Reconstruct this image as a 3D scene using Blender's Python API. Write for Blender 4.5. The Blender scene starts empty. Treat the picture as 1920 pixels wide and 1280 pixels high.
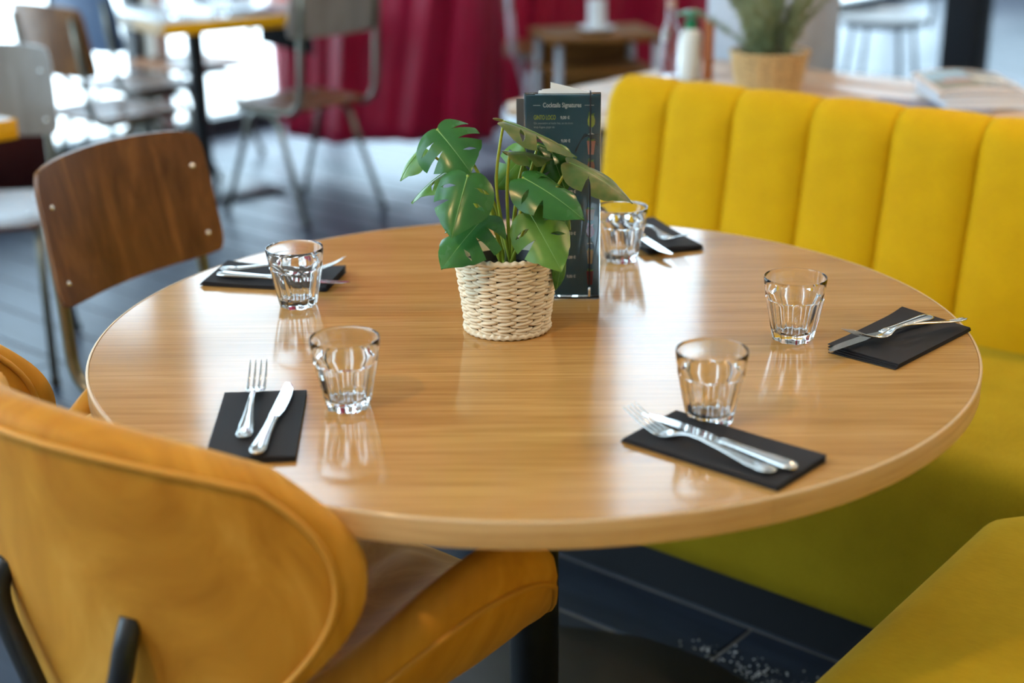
import bpy, bmesh, math, random
from mathutils import Vector, Matrix
random.seed(7)
R = math.radians
SC = bpy.context.scene
COL = SC.collection

# ------------------------------------------------------------------ camera
cam_d = bpy.data.cameras.new('camera'); cam = bpy.data.objects.new('camera', cam_d); COL.objects.link(cam)
SC.camera = cam
cam_d.sensor_width = 36.0; cam_d.lens = 50.0; cam_d.clip_start = 0.05
_p, _r, _y = 0.33867, -0.01268, -0.01481
_fw = Vector((math.sin(_y)*math.cos(_p), math.cos(_y)*math.cos(_p), -math.sin(_p)))
_rt = Vector((math.cos(_y), -math.sin(_y), 0)); _up = _rt.cross(_fw)
_rt2 = _rt*math.cos(_r) + _up*math.sin(_r); _up2 = _up*math.cos(_r) - _rt*math.sin(_r)
_m = Matrix((_rt2, _up2, -_fw)).transposed().to_4x4(); _m.translation = Vector((0, -1.878, 1.3918))
cam.matrix_world = _m
cam_d.dof.use_dof = True; cam_d.dof.focus_distance = 1.93; cam_d.dof.aperture_fstop = 2.0

# ------------------------------------------------------------------ view
SC.view_settings.view_transform = 'Standard'; SC.view_settings.look = 'None'
SC.view_settings.gamma = 1.0; SC.view_settings.use_curve_mapping = False
SC.view_settings.exposure = 0.5

# ------------------------------------------------------------------ world: bright, slightly cool overcast sky
wd = bpy.data.worlds.new('sky'); SC.world = wd; wd.use_nodes = True
bg = wd.node_tree.nodes['Background']; bg.inputs[0].default_value = (0.63, 0.815, 1.0, 1); bg.inputs[1].default_value = 5.6

# the room's own grid: 'a' runs along the sofa and the floor boards, 'b' runs from the camera to the back
TH = R(-40)
UA = Vector((math.cos(TH), math.sin(TH), 0)); UB = Vector((-math.sin(TH), math.cos(TH), 0))
def G(a, b, z=0.0): return UA*a + UB*b + Vector((0, 0, z))

# room extents on that grid
A0, A1, B0, B1, HC = -4.63, 4.6, -5.2, 12.0, 5.6

def portal(c, rot, sx, sy):
    l = bpy.data.lights.new('window_portal', 'AREA'); l.shape = 'RECTANGLE'; l.size = sx; l.size_y = sy
    l.cycles.is_portal = True
    o = bpy.data.objects.new('window_portal', l); COL.objects.link(o)
    o.location = c; o.rotation_euler = rot
# portals in the three glazed walls (they guide the daylight, they emit nothing)
portal(G(A0-0.1, (B0+B1)/2, HC/2), (R(90), 0, TH - R(90)), B1-B0, HC)
portal(G((A0+A1)/2, B1+0.1, HC/2), (R(90), 0, TH + R(180)), A1-A0, HC)
portal(G(A0+1.6, B0-0.1, HC/2), (R(90), 0, TH), 3.4, HC)

sun = bpy.data.lights.new('sun', 'SUN'); sun.energy = 6.0; sun.angle = R(1.5); sun.color = (1.0, 0.95, 0.86)
sun_o = bpy.data.objects.new('sun', sun); COL.objects.link(sun_o)
_sd = (UB*-0.10 + UA*0.57 + Vector((0, 0, -0.82))).normalized()      # the way the sunlight travels
sun_o.rotation_euler = _sd.to_track_quat('-Z', 'Y').to_euler(); sun_o.location = (0, 0, 8)

# ------------------------------------------------------------------ materials
MATS = {}
def mat(name, col, rough=0.5, metal=0.0, spec=0.5, sheen=0.0, trans=0.0, ior=1.45, coat=0.0, emit=None, estr=0.0, sheen_tint=None):
    if name in MATS: return MATS[name]
    m = bpy.data.materials.new(name); m.use_nodes = True
    b = m.node_tree.nodes['Principled BSDF']
    b.inputs['Base Color'].default_value = (*col, 1); b.inputs['Roughness'].default_value = rough
    b.inputs['Metallic'].default_value = metal; b.inputs['Specular IOR Level'].default_value = spec
    b.inputs['Sheen Weight'].default_value = sheen; b.inputs['Transmission Weight'].default_value = trans
    b.inputs['IOR'].default_value = ior; b.inputs['Coat Weight'].default_value = coat
    if sheen: b.inputs['Sheen Roughness'].default_value = 0.35; b.inputs['Sheen Tint'].default_value = (*(sheen_tint or col), 1)
    if emit: b.inputs['Emission Color'].default_value = (*emit, 1); b.inputs['Emission Strength'].default_value = estr
    MATS[name] = m; return m
def nodes(m): return m.node_tree.nodes, m.node_tree.links, m.node_tree.nodes['Principled BSDF']
def tex_noise(m, scale_vec, stops, nscale=1.0, detail=6, rough=0.6, dist=0.0, coord='Object', bump=0.0, bump_dist=0.002, rrange=None):
    """colour from a stretched noise, optional bump and roughness range"""
    N, L, b = nodes(m)
    tc = N.new('ShaderNodeTexCoord'); mp = N.new('ShaderNodeMapping'); mp.inputs['Scale'].default_value = scale_vec
    nz = N.new('ShaderNodeTexNoise'); nz.inputs['Scale'].default_value = nscale; nz.inputs['Detail'].default_value = detail
    nz.inputs['Roughness'].default_value = rough; nz.inputs['Distortion'].default_value = dist
    cr = N.new('ShaderNodeValToRGB')
    cr.color_ramp.elements[0].position = stops[0][0]; cr.color_ramp.elements[0].color = (*stops[0][1], 1)
    cr.color_ramp.elements[1].position = stops[-1][0]; cr.color_ramp.elements[1].color = (*stops[-1][1], 1)
    for p, c in stops[1:-1]:
        e = cr.color_ramp.elements.new(p); e.color = (*c, 1)
    L.new(tc.outputs[coord], mp.inputs[0]); L.new(mp.outputs[0], nz.inputs['Vector']); L.new(nz.outputs['Fac'], cr.inputs[0])
    L.new(cr.outputs[0], b.inputs['Base Color'])
    if bump:
        bp = N.new('ShaderNodeBump'); bp.inputs['Strength'].default_value = bump; bp.inputs['Distance'].default_value = bump_dist
        L.new(nz.outputs['Fac'], bp.inputs['Height']); L.new(bp.outputs[0], b.inputs['Normal'])
    if rrange:
        mr = N.new('ShaderNodeMapRange'); mr.inputs['To Min'].default_value = rrange[0]; mr.inputs['To Max'].default_value = rrange[1]
        L.new(nz.outputs['Fac'], mr.inputs[0]); L.new(mr.outputs[0], b.inputs['Roughness'])
    return cr, mp, nz
def overlay_noise(m, scale, stops, fac=0.5, blend='MULTIPLY', detail=4, dist=0.0, nscale=1.0):
    """multiply a second noise into the colour already linked"""
    N, L, b = nodes(m)
    src = b.inputs['Base Color'].links[0].from_socket if b.inputs['Base Color'].links else None
    tc = N.new('ShaderNodeTexCoord'); mp = N.new('ShaderNodeMapping'); mp.inputs['Scale'].default_value = scale
    nz = N.new('ShaderNodeTexNoise'); nz.inputs['Scale'].default_value = nscale; nz.inputs['Detail'].default_value = detail; nz.inputs['Distortion'].default_value = dist
    cr = N.new('ShaderNodeValToRGB')
    cr.color_ramp.elements[0].position = stops[0][0]; cr.color_ramp.elements[0].color = (*stops[0][1], 1)
    cr.color_ramp.elements[1].position = stops[1][0]; cr.color_ramp.elements[1].color = (*stops[1][1], 1)
    mx = N.new('ShaderNodeMix'); mx.data_type = 'RGBA'; mx.blend_type = blend; mx.inputs[0].default_value = fac
    L.new(tc.outputs['Object'], mp.inputs[0]); L.new(mp.outputs[0], nz.inputs['Vector']); L.new(nz.outputs['Fac'], cr.inputs[0])
    if src: L.new(src, mx.inputs[6])
    else: mx.inputs[6].default_value = b.inputs['Base Color'].default_value
    L.new(cr.outputs[0], mx.inputs[7]); L.new(mx.outputs[2], b.inputs['Base Color'])

# oak table top: fine straight grain along x, long staves
M_OAK = mat('oak_top', (0.55, 0.32, 0.13), rough=0.24, spec=0.42)
tex_noise(M_OAK, (1.1, 26, 8), [(0.25, (0.44, 0.225, 0.060)), (0.5, (0.55, 0.300, 0.092)), (0.76, (0.63, 0.365, 0.130))], nscale=3.0, detail=9, rough=0.62, dist=0.5, rrange=(0.10, 0.15))
overlay_noise(M_OAK, (5, 210, 60), [(0.34, (0.66, 0.56, 0.46)), (0.54, (1, 1, 1))], fac=0.55, detail=3)
overlay_noise(M_OAK, (0.5, 9, 1), [(0.35, (0.80, 0.72, 0.62)), (0.65, (1.0, 1.0, 1.0))], fac=0.6, detail=1, nscale=1.4)
M_OAKEDGE = mat('oak_edge', (0.52, 0.31, 0.13), rough=0.38)
tex_noise(M_OAKEDGE, (3, 3, 60), [(0.3, (0.48, 0.28, 0.105)), (0.7, (0.66, 0.43, 0.20))], nscale=2.0, detail=5)
M_LIP = mat('pale_edge_light', (0.66, 0.46, 0.25), rough=0.4)  # light catching on table edges, put into a pale colour
M_BLACKMETAL = mat('black_metal', (0.012, 0.015, 0.02), rough=0.38)
M_BASEPLATE = mat('base_plate_metal', (0.016, 0.013, 0.010), rough=0.5)
tex_noise(M_BASEPLATE, (1, 1, 1), [(0.35, (0.011, 0.010, 0.008)), (0.75, (0.028, 0.022, 0.016))], nscale=9, detail=6, rrange=(0.4, 0.65))
M_YEL = mat('yellow_velvet', (0.78, 0.50, 0.002), rough=0.75, spec=0.15, sheen=0.25, sheen_tint=(1.0, 0.8, 0.1))
tex_noise(M_YEL, (1, 1, 1), [(0.3, (0.63, 0.340, 0.0010)), (0.7, (0.72, 0.405, 0.0018))], nscale=6, detail=3, bump=0.0)
overlay_noise(M_YEL, (90, 90, 420), [(0.3, (0.86, 0.86, 0.80)), (0.7, (1, 1, 1))], fac=0.5, detail=3)
M_YELSHADE = mat('yellow_velvet_shaded', (0.66, 0.45, 0.01), rough=0.8, spec=0.15, sheen=0.2, sheen_tint=(1.0, 0.85, 0.2))  # backrest velvet again, with the seats' shade put into a darker olive
tex_noise(M_YELSHADE, (1, 1, 1), [(0.3, (0.42, 0.285, 0.008)), (0.7, (0.52, 0.365, 0.014))], nscale=5, detail=4)
overlay_noise(M_YELSHADE, (300, 60, 300), [(0.3, (0.82, 0.82, 0.76)), (0.7, (1, 1, 1))], fac=0.5, detail=3)
M_GOLD = mat('ochre_velvet', (0.56, 0.25, 0.02), rough=0.62, spec=0.15, sheen=0.3, sheen_tint=(1.0, 0.62, 0.20))
tex_noise(M_GOLD, (1, 1, 0.55), [(0.30, (0.42, 0.170, 0.016)), (0.50, (0.58, 0.265, 0.030)), (0.70, (0.74, 0.38, 0.065))], nscale=6, detail=4, rough=0.6, dist=1.2)
M_GOLDPIPE = mat('ochre_piping', (0.58, 0.27, 0.03), rough=0.6, sheen=0.3)
M_CHAIRWOOD = mat('walnut_ply', (0.11, 0.045, 0.015), rough=0.3, spec=0.35)
tex_noise(M_CHAIRWOOD, (5, 5, 1.1), [(0.30, (0.085, 0.030, 0.008)), (0.52, (0.165, 0.066, 0.017)), (0.76, (0.30, 0.135, 0.040))], nscale=2.4, detail=7, rough=0.55, dist=1.6, rrange=(0.34, 0.46))
overlay_noise(M_CHAIRWOOD, (90, 90, 3), [(0.35, (0.6, 0.55, 0.5)), (0.65, (1, 1, 1))], fac=0.5, detail=3)
M_PLYEDGE = mat('ply_edge', (0.10, 0.06, 0.035), rough=0.5)
M_TUBE = mat('grey_lacquered_tube', (0.20, 0.20, 0.165), rough=0.3, metal=0.8)
M_RIVET = mat('steel_rivet', (0.85, 0.83, 0.80), rough=0.18, metal=1.0)
M_RUBBER = mat('rubber_foot', (0.02, 0.02, 0.02), rough=0.7)
M_BLACKPLY = mat('black_ply', (0.012, 0.012, 0.015), rough=0.45)
M_BLUEPLY = mat('slate_blue_ply', (0.055, 0.10, 0.19), rough=0.5)
M_GLASS = mat('clear_glass', (1, 1, 1), rough=0.0, trans=1.0, ior=1.42)
M_ACRYL = mat('clear_acrylic', (0.97, 0.99, 0.98), rough=0.02, trans=1.0, ior=1.47)
M_NAPKIN = mat('black_paper', (0.020, 0.019, 0.021), rough=0.75, spec=0.3)
M_STEEL = mat('polished_steel', (0.66, 0.65, 0.63), rough=0.12, metal=1.0)
M_WICK = mat('pale_straw', (0.80, 0.64, 0.42), rough=0.6, spec=0.3)
tex_noise(M_WICK, (14, 60, 60), [(0.3, (0.70, 0.54, 0.34)), (0.6, (0.88, 0.77, 0.58))], nscale=2.0, detail=4, bump=0.25, bump_dist=0.0006)
M_WICK2 = mat('honey_straw', (0.62, 0.40, 0.17), rough=0.6, spec=0.3)
tex_noise(M_WICK2, (14, 60, 60), [(0.3, (0.45, 0.26, 0.09)), (0.65, (0.72, 0.50, 0.24))], nscale=2.0, detail=4)
M_LINER = mat('cream_liner', (0.72, 0.68, 0.55), rough=0.6)
M_SHADOWGAP = mat('straw_gap_shade', (0.10, 0.055, 0.025), rough=0.8)  # dark colour stands for the shade in the gaps between straws
M_POT = mat('black_plastic', (0.012, 0.012, 0.012), rough=0.4)
M_LEAF = mat('leaf_green', (0.07, 0.20, 0.045), rough=0.33, spec=0.5)
tex_noise(M_LEAF, (1, 1, 1), [(0.3, (0.028, 0.135, 0.030)), (0.6, (0.050, 0.19, 0.035)), (0.85, (0.13, 0.24, 0.05))], nscale=20, detail=3, rrange=(0.20, 0.33))
M_LEAF2 = mat('leaf_green_fresh', (0.13, 0.30, 0.04), rough=0.35, spec=0.5)
tex_noise(M_LEAF2, (1, 1, 1), [(0.3, (0.085, 0.235, 0.03)), (0.75, (0.19, 0.36, 0.055))], nscale=20, detail=3)
M_LEAF3 = mat('leaf_green_glint', (0.20, 0.20, 0.06), rough=0.35, spec=0.5)  # bronze reflections on the leaves are put into the colour
tex_noise(M_LEAF3, (1, 1, 1), [(0.32, (0.055, 0.15, 0.03)), (0.5, (0.15, 0.19, 0.05)), (0.72, (0.42, 0.30, 0.12))], nscale=24, detail=3)
for _m2 in (M_LEAF, M_LEAF2, M_LEAF3):     # thin leaves let some light through
    N_, L_, b_ = nodes(_m2)
    tr = N_.new('ShaderNodeBsdfTranslucent'); tr.inputs[0].default_value = (0.22, 0.42, 0.04, 1)
    mx_ = N_.new('ShaderNodeMixShader'); mx_.inputs[0].default_value = 0.22
    out_ = [n for n in N_ if n.type == 'OUTPUT_MATERIAL'][0]
    L_.new(b_.outputs[0], mx_.inputs[1]); L_.new(tr.outputs[0], mx_.inputs[2]); L_.new(mx_.outputs[0], out_.inputs[0])
M_VEIN = mat('leaf_vein', (0.20, 0.38, 0.09), rough=0.45)
M_STEM = mat('stem_lime', (0.34, 0.40, 0.035), rough=0.4)
M_STEMD = mat('stem_dark', (0.10, 0.12, 0.03), rough=0.5)
M_TEAL = mat('teal_print', (0.012, 0.095, 0.145), rough=0.3)
M_GREYPAGE = mat('grey_page', (0.10, 0.10, 0.105), rough=0.4)
M_PAPER = mat('white_paper', (0.93, 0.94, 0.95), rough=0.6)
M_PAGES = mat('white_pages', (0.80, 0.81, 0.84), rough=0.7)
tex_noise(M_PAGES, (2, 2, 500), [(0.35, (0.72, 0.76, 0.84)), (0.6, (0.88, 0.91, 0.95))], nscale=1.0, detail=2)
M_ELASTIC = mat('black_elastic', (0.008, 0.008, 0.01), rough=0.6)
def flat(name, c, r=0.5): return mat('print_'+name, c, rough=r)
# floor: worn blue-black boards over a bed whose pale colour stands for the highlights along the joints
M_BOARD = mat('blue_black_board', (0.035, 0.045, 0.06), rough=0.38, spec=0.42)
tex_noise(M_BOARD, (0.9, 7, 1), [(0.3, (0.018, 0.025, 0.040)), (0.7, (0.040, 0.056, 0.092))], nscale=2.2, detail=7, rough=0.65)
M_BED = mat('joint_highlight', (0.26, 0.24, 0.23), rough=0.8)
M_DUST = mat('white_crumbs', (0.75, 0.77, 0.80), rough=0.8)
M_FRAME = mat('anthracite_frame', (0.02, 0.022, 0.026), rough=0.45)
M_WALL = mat('warm_plaster', (0.62, 0.57, 0.50), rough=0.85)
tex_noise(M_WALL, (1, 1, 1), [(0.3, (0.58, 0.53, 0.46)), (0.7, (0.66, 0.61, 0.54))], nscale=3, detail=5)
M_CEIL = mat('ceiling_paint', (0.84, 0.82, 0.78), rough=0.9)
M_GROUND = mat('pale_paving', (0.72, 0.74, 0.76), rough=0.8)
tex_noise(M_GROUND, (1, 1, 1), [(0.3, (0.66, 0.69, 0.72)), (0.7, (0.78, 0.80, 0.82))], nscale=2, detail=5)
M_PANE = bpy.data.materials.new('window_glass'); M_PANE.use_nodes = True
_n, _l = M_PANE.node_tree.nodes, M_PANE.node_tree.links; _n.clear()
_o = _n.new('ShaderNodeOutputMaterial'); _t = _n.new('ShaderNodeBsdfTransparent'); _g = _n.new('ShaderNodeBsdfGlossy'); _g.inputs['Roughness'].default_value = 0.02
_x = _n.new('ShaderNodeMixShader'); _x.inputs[0].default_value = 0.06; _t.inputs[0].default_value = (0.95, 0.985, 0.98, 1)
_l.new(_t.outputs[0], _x.inputs[1]); _l.new(_g.outputs[0], _x.inputs[2]); _l.new(_x.outputs[0], _o.inputs[0])
M_RED = mat('crimson_satin', (0.36, 0.003, 0.035), rough=0.42, spec=0.4, sheen=0.35, sheen_tint=(1.0, 0.15, 0.35))
M_YEDGE = mat('yellow_edge', (0.95, 0.46, 0.005), rough=0.5, spec=0.2)
M_GREYTOP = mat('grey_laminate', (0.50, 0.52, 0.53), rough=0.22)
M_WOODTOP = mat('worn_wood_top', (0.55, 0.37, 0.24), rough=0.38)
tex_noise(M_WOODTOP, (1.2, 16, 8), [(0.3, (0.46, 0.29, 0.18)), (0.7, (0.60, 0.42, 0.28))], nscale=2.0, detail=6)
M_DESKWOOD = mat('honey_desk_wood', (0.30, 0.13, 0.03), rough=0.6, spec=0.2)
tex_noise(M_DESKWOOD, (2, 14, 20), [(0.3, (0.15, 0.058, 0.013)), (0.7, (0.27, 0.115, 0.028))], nscale=2.0, detail=5)
M_LIGHTTUBE = mat('pale_grey_tube', (0.48, 0.50, 0.56), rough=0.35, metal=0.3)
M_MAROON = mat('maroon_panel', (0.075, 0.012, 0.006), rough=0.5)
M_CONCRETE = mat('pale_concrete', (0.60, 0.60, 0.63), rough=0.8)
tex_noise(M_CONCRETE, (1, 1, 1), [(0.3, (0.50, 0.50, 0.54)), (0.7, (0.68, 0.68, 0.71))], nscale=5, detail=6)
M_WHITEPL = mat('white_plastic', (0.80, 0.82, 0.84), rough=0.35)
M_GREENPL = mat('green_plastic', (0.008, 0.20, 0.085), rough=0.3)
M_LEATHER = mat('tan_tube', (0.36, 0.10, 0.02), rough=0.45)
M_BOTTLE = mat('white_bottle', (0.80, 0.79, 0.73), rough=0.35)
M_HERB = mat('herb_green', (0.22, 0.28, 0.13), rough=0.6)
tex_noise(M_HERB, (1, 1, 1), [(0.3, (0.17, 0.23, 0.11)), (0.75, (0.42, 0.46, 0.26))], nscale=9, detail=2)
M_LAMPGLOW = mat('warm_bulb', (1, 0.8, 0.55), rough=0.5, emit=(1.0, 0.66, 0.34), estr=60)
M_BRASS = mat('brass', (0.70, 0.45, 0.15), rough=0.25, metal=1.0)

# ------------------------------------------------------------------ mesh helpers
def link(o, parent=None):
    COL.objects.link(o)
    if parent is not None: o.parent = parent
    return o
def obj(name, data, m=None, parent=None, loc=None, rz=None):
    o = bpy.data.objects.new(name, data)
    if m is not None and data is not None:
        data.materials.clear(); data.materials.append(m)
    link(o, parent)
    if loc is not None: o.location = loc
    if rz is not None: o.rotation_euler = (0, 0, rz)
    return o
def pymesh(name, v, f, smooth=True):
    me = bpy.data.meshes.new(name); me.from_pydata([tuple(p) for p in v], [], f); me.update()
    if smooth:
        me.polygons.foreach_set('use_smooth', [True]*len(me.polygons))
    return me
def bmmesh(bm, name, smooth=False, angle=None):
    bmesh.ops.recalc_face_normals(bm, faces=bm.faces)
    me = bpy.data.meshes.new(name); bm.to_mesh(me); bm.free()
    if smooth: me.polygons.foreach_set('use_smooth', [True]*len(me.polygons))
    if angle: me.set_sharp_from_angle(angle=angle)
    return me
def box_bm(bm, x0, x1, y0, y1, z0, z1, bev=0.0, seg=2):
    g = bmesh.ops.create_cube(bm, size=1.0)
    vs = g['verts']
    for v in vs:
        v.co = Vector((x0+(v.co.x+0.5)*(x1-x0), y0+(v.co.y+0.5)*(y1-y0), z0+(v.co.z+0.5)*(z1-z0)))
    if bev:
        es = list({e for v in vs for e in v.link_edges})
        bmesh.ops.bevel(bm, geom=es, offset=bev, segments=seg, profile=0.5, affect='EDGES')
def box(name, x0, x1, y0, y1, z0, z1, bev=0.0, seg=2):
    bm = bmesh.new(); box_bm(bm, x0, x1, y0, y1, z0, z1, bev, seg)
    return bmmesh(bm, name, smooth=bev > 0, angle=R(50) if bev > 0 else None)
def catmull(pts, n=8):
    pts = [Vector(p) for p in pts]
    if len(pts) < 3: return pts
    out = []
    for i in range(len(pts)-1):
        p0 = pts[max(i-1, 0)]; p1 = pts[i]; p2 = pts[i+1]; p3 = pts[min(i+2, len(pts)-1)]
        for k in range(n):
            t = k/n
            out.append(0.5*((2*p1) + (p2-p0)*t + (2*p0-5*p1+4*p2-p3)*t*t + (3*p1-p0-3*p2+p3)*t**3))
    out.append(pts[-1]); return out
def fillet(pts, r, n=6):
    pts = [Vector(p) for p in pts]; out = [pts[0]]
    for i in range(1, len(pts)-1):
        a, b, c = pts[i-1], pts[i], pts[i+1]
        d1 = (a-b); d2 = (c-b); rr = min(r, d1.length*0.45, d2.length*0.45)
        p, q = b+d1.normalized()*rr, b+d2.normalized()*rr
        for k in range(n+1):
            t = k/n; out.append(p*(1-t)**2 + b*2*t*(1-t) + q*t*t)
    out.append(pts[-1]); return out
def tube(name, pts, rad, seg=10, caps=True):
    """rad: number or list (interpolated along the path)"""
    pts = [Vector(p) for p in pts]; n = len(pts); V = []; F = []
    prev = None
    for i, p in enumerate(pts):
        t = (pts[min(i+1, n-1)] - pts[max(i-1, 0)]).normalized()
        if prev is None:
            a = Vector((0, 0, 1)) if abs(t.z) < 0.9 else Vector((1, 0, 0))
            s = t.cross(a).normalized()
        else:
            s = (prev - t*prev.dot(t)).normalized()
        prev = s; b = t.cross(s)
        if isinstance(rad, (list, tuple)):
            x = i/(n-1)*(len(rad)-1); k = min(int(x), len(rad)-2); r = rad[k]+(rad[k+1]-rad[k])*(x-k)
        else: r = rad
        for j in range(seg):
            an = 2*math.pi*j/seg; V.append(p + s*(r*math.cos(an)) + b*(r*math.sin(an)))
    for i in range(n-1):
        for j in range(seg):
            F.append((i*seg+j, i*seg+(j+1) % seg, (i+1)*seg+(j+1) % seg, (i+1)*seg+j))
    if caps:
        F.append(tuple(range(seg))[::-1]); F.append(tuple((n-1)*seg+j for j in range(seg)))
    return pymesh(name, V, F)
def lathe(name, prof, seg=32, close=False):
    V = []; F = []; n = len(prof)
    for r, z in prof:
        for j in range(seg):
            a = 2*math.pi*j/seg; V.append((r*math.cos(a), r*math.sin(a), z))
    for i in range(n-1 if not close else n):
        k = (i+1) % n
        for j in range(seg): F.append((i*seg+j, i*seg+(j+1) % seg, k*seg+(j+1) % seg, k*seg+j))
    if not close:
        if prof[0][0] > 1e-6: F.append(tuple(range(seg))[::-1])
        if prof[-1][0] > 1e-6: F.append(tuple((n-1)*seg+j for j in range(seg)))
    me = pymesh(name, V, F); me.set_sharp_from_angle(angle=R(45)); return me
def grid_mesh(name, fn, nu, nv, smooth=True, flip=False):
    V = []; F = []
    for i in range(nu+1):
        for j in range(nv+1): V.append(fn(i/nu, j/nv))
    for i in range(nu):
        for j in range(nv):
            q = (i*(nv+1)+j, (i+1)*(nv+1)+j, (i+1)*(nv+1)+j+1, i*(nv+1)+j+1)
            F.append(q[::-1] if flip else q)
    return pymesh(name, V, F, smooth)
def prism(name, outline, z0, z1, bev=0.0):
    """flat outline (x,y) extruded in z"""
    bm = bmesh.new(); vs = [bm.verts.new((x, y, z0)) for x, y in outline]
    f = bm.faces.new(vs); r = bmesh.ops.extrude_face_region(bm, geom=[f])
    for v in r['geom']:
        if isinstance(v, bmesh.types.BMVert): v.co.z = z1
    if bev: bmesh.ops.bevel(bm, geom=[e for e in bm.edges if abs(e.verts[0].co.z-e.verts[1].co.z) < 1e-7], offset=bev, segments=1, affect='EDGES')
    return bmmesh(bm, name)
def tag(o, label=None, cat=None, group=None, kind=None):
    if label: o['label'] = label
    if cat: o['category'] = cat
    if group: o['group'] = group
    if kind: o['kind'] = kind
    return o
def empty(name, loc=(0, 0, 0), rz=0.0):
    o = bpy.data.objects.new(name, None); o.empty_display_size = 0.05; COL.objects.link(o)
    o.location = loc; o.rotation_euler = (0, 0, rz); return o
def copy_tree(o, parent=None):
    c = o.copy(); COL.objects.link(c)
    if parent is not None: c.parent = parent
    for ch in list(o.children): copy_tree(ch, c)
    return c
def remat(root, old, new):
    """give the copies of a thing's parts their own mesh with another material"""
    for ch in root.children:
        if ch.data and ch.data.materials and ch.data.materials[0] == old:
            ch.data = ch.data.copy(); ch.data.materials[0] = new

# ------------------------------------------------------------------ the room
floor = tag(obj('floor', box('floor', A0-0.2, A1+0.2, B0-0.2, B1+0.2, -0.12, -0.004), M_BED, rz=TH), kind='structure')
bw, bl = 0.172, 2.3
b_mesh = box('board', -bl/2+0.003, bl/2-0.003, -bw/2+0.004, bw/2-0.004, -0.02, 0.0, bev=0.0025, seg=1)
b_mesh.materials.append(M_BOARD); b_mesh.polygons.foreach_set('use_smooth', [False]*len(b_mesh.polygons))
k0 = math.ceil((-1.6-0.437)/bw)
row = k0
while 0.437 + (row+0.5)*bw < B1:
    bc = 0.437 + (row+0.5)*bw
    off = (row*0.83) % bl
    a = A0 + 0.05 - off
    while a < 2.2:
        lo, hi = a, a+bl
        if lo >= A0-0.05 or hi > A0+0.4:
            if lo >= A0-0.05:
                o = bpy.data.objects.new('board', b_mesh); link(o, floor); o.location = ((lo+hi)/2, bc, random.uniform(-0.0008, 0.0004))
            else:
                sx = (hi-(A0+0.02))/bl
                o = bpy.data.objects.new('board', b_mesh); link(o, floor); o.location = ((A0+0.02+hi)/2, bc, 0); o.scale = (sx, 1, 1)
        a += bl
    row += 1
tag(obj('ceiling', box('ceiling', A0-0.2, A1+0.2, B0-0.2, B1+0.2, HC, HC+0.15), M_CEIL, rz=TH), kind='structure')
tag(obj('wall_right', box('wall_right', A1, A1+0.2, B0-0.2, B1+0.2, 0, HC), M_WALL, rz=TH), kind='structure')
gr = tag(obj('ground_outside', box('ground_outside', -45, 45, -45, 45, -0.3, -0.16), M_GROUND, rz=TH), kind='structure')

def glazed_wall(name, n_win, along, fixed, lo, hi, bays, piers, sill=0.09):
    """a glass front: dark sill and head rail (the wall), window bays (start, end, head height) with frame and panes, wide piers between some"""
    def bxx(nm, s0, s1, t0, t1, z0, z1, bev=0.0):
        return box(nm, t0, t1, s0, s1, z0, z1, bev) if along == 'b' else box(nm, s0, s1, t0, t1, z0, z1, bev)
    w = tag(obj(name, bxx(name, lo-0.2, hi+0.2, fixed-0.06, fixed+0.06, 0, sill), M_FRAME, rz=TH), kind='structure')
    top = HC-0.25
    obj('head_rail', bxx('head_rail', lo-0.2, hi+0.2, fixed-0.08, fixed+0.08, top, HC), M_FRAME, w)
    for p0, p1 in piers: obj('pier', bxx('pier', p0, p1, fixed-0.12, fixed+0.12, sill, top), M_WALL, w)
    for s0, s1, hd in bays:
        win = tag(obj('window_%d' % n_win[0], bxx('window', s0, s0+0.06, fixed-0.04, fixed+0.04, sill, hd), M_FRAME, rz=TH), kind='structure'); n_win[0] += 1
        obj('window_frame', bxx('window_frame', s1-0.06, s1, fixed-0.04, fixed+0.04, sill, hd), M_FRAME, win)
        zt = 2.55 if hd > 3 else hd-0.06
        obj('transom', bxx('transom', s0+0.06, s1-0.06, fixed-0.03, fixed+0.03, zt, zt+0.06), M_FRAME, win)
        obj('pane', bxx('pane', s0+0.05, s1-0.05, fixed-0.004, fixed+0.004, sill, zt), M_PANE, win)
        if hd > 3: obj('pane', bxx('pane', s0+0.05, s1-0.05, fixed-0.004, fixed+0.004, zt+0.05, hd), M_PANE, win)
        else: obj('spandrel', bxx('spandrel', s0, s1, fixed-0.10, fixed+0.10, hd, top), M_WALL, w)
nw = [1]; TL = HC-0.25
glazed_wall('wall_left', nw, 'b', A0, B0, B1, [(-5.2, -3.5, TL), (-3.5, -1.8, TL), (-1.2, 0.1, 2.45), (0.1, 1.4, 2.45), (1.4, 2.62, 2.45), (2.70, 3.85, TL), (3.85, 5.10, 2.4), (5.10, 6.35, 2.4), (6.35, 7.70, TL), (7.70, 9.15, 2.3), (9.15, 10.6, 2.3), (10.6, 12.0, 2.3)], [(-1.8, -1.2), (2.62, 2.70)])
glazed_wall('wall_back', nw, 'a', B1, A0, A1, [(-4.6, -3.0, 2.3), (-3.0, -1.4, 2.3), (-0.6, 1.0, 2.3), (1.0, 2.6, 2.3)], [(-1.4, -0.6), (2.6, 4.6)], sill=0.85)
glazed_wall('wall_near', nw, 'a', B0, A0, A1, [(-4.6, -3.0, TL), (-3.0, -1.4, TL)], [(-1.4, 4.6)], sill=1.5)
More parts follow.
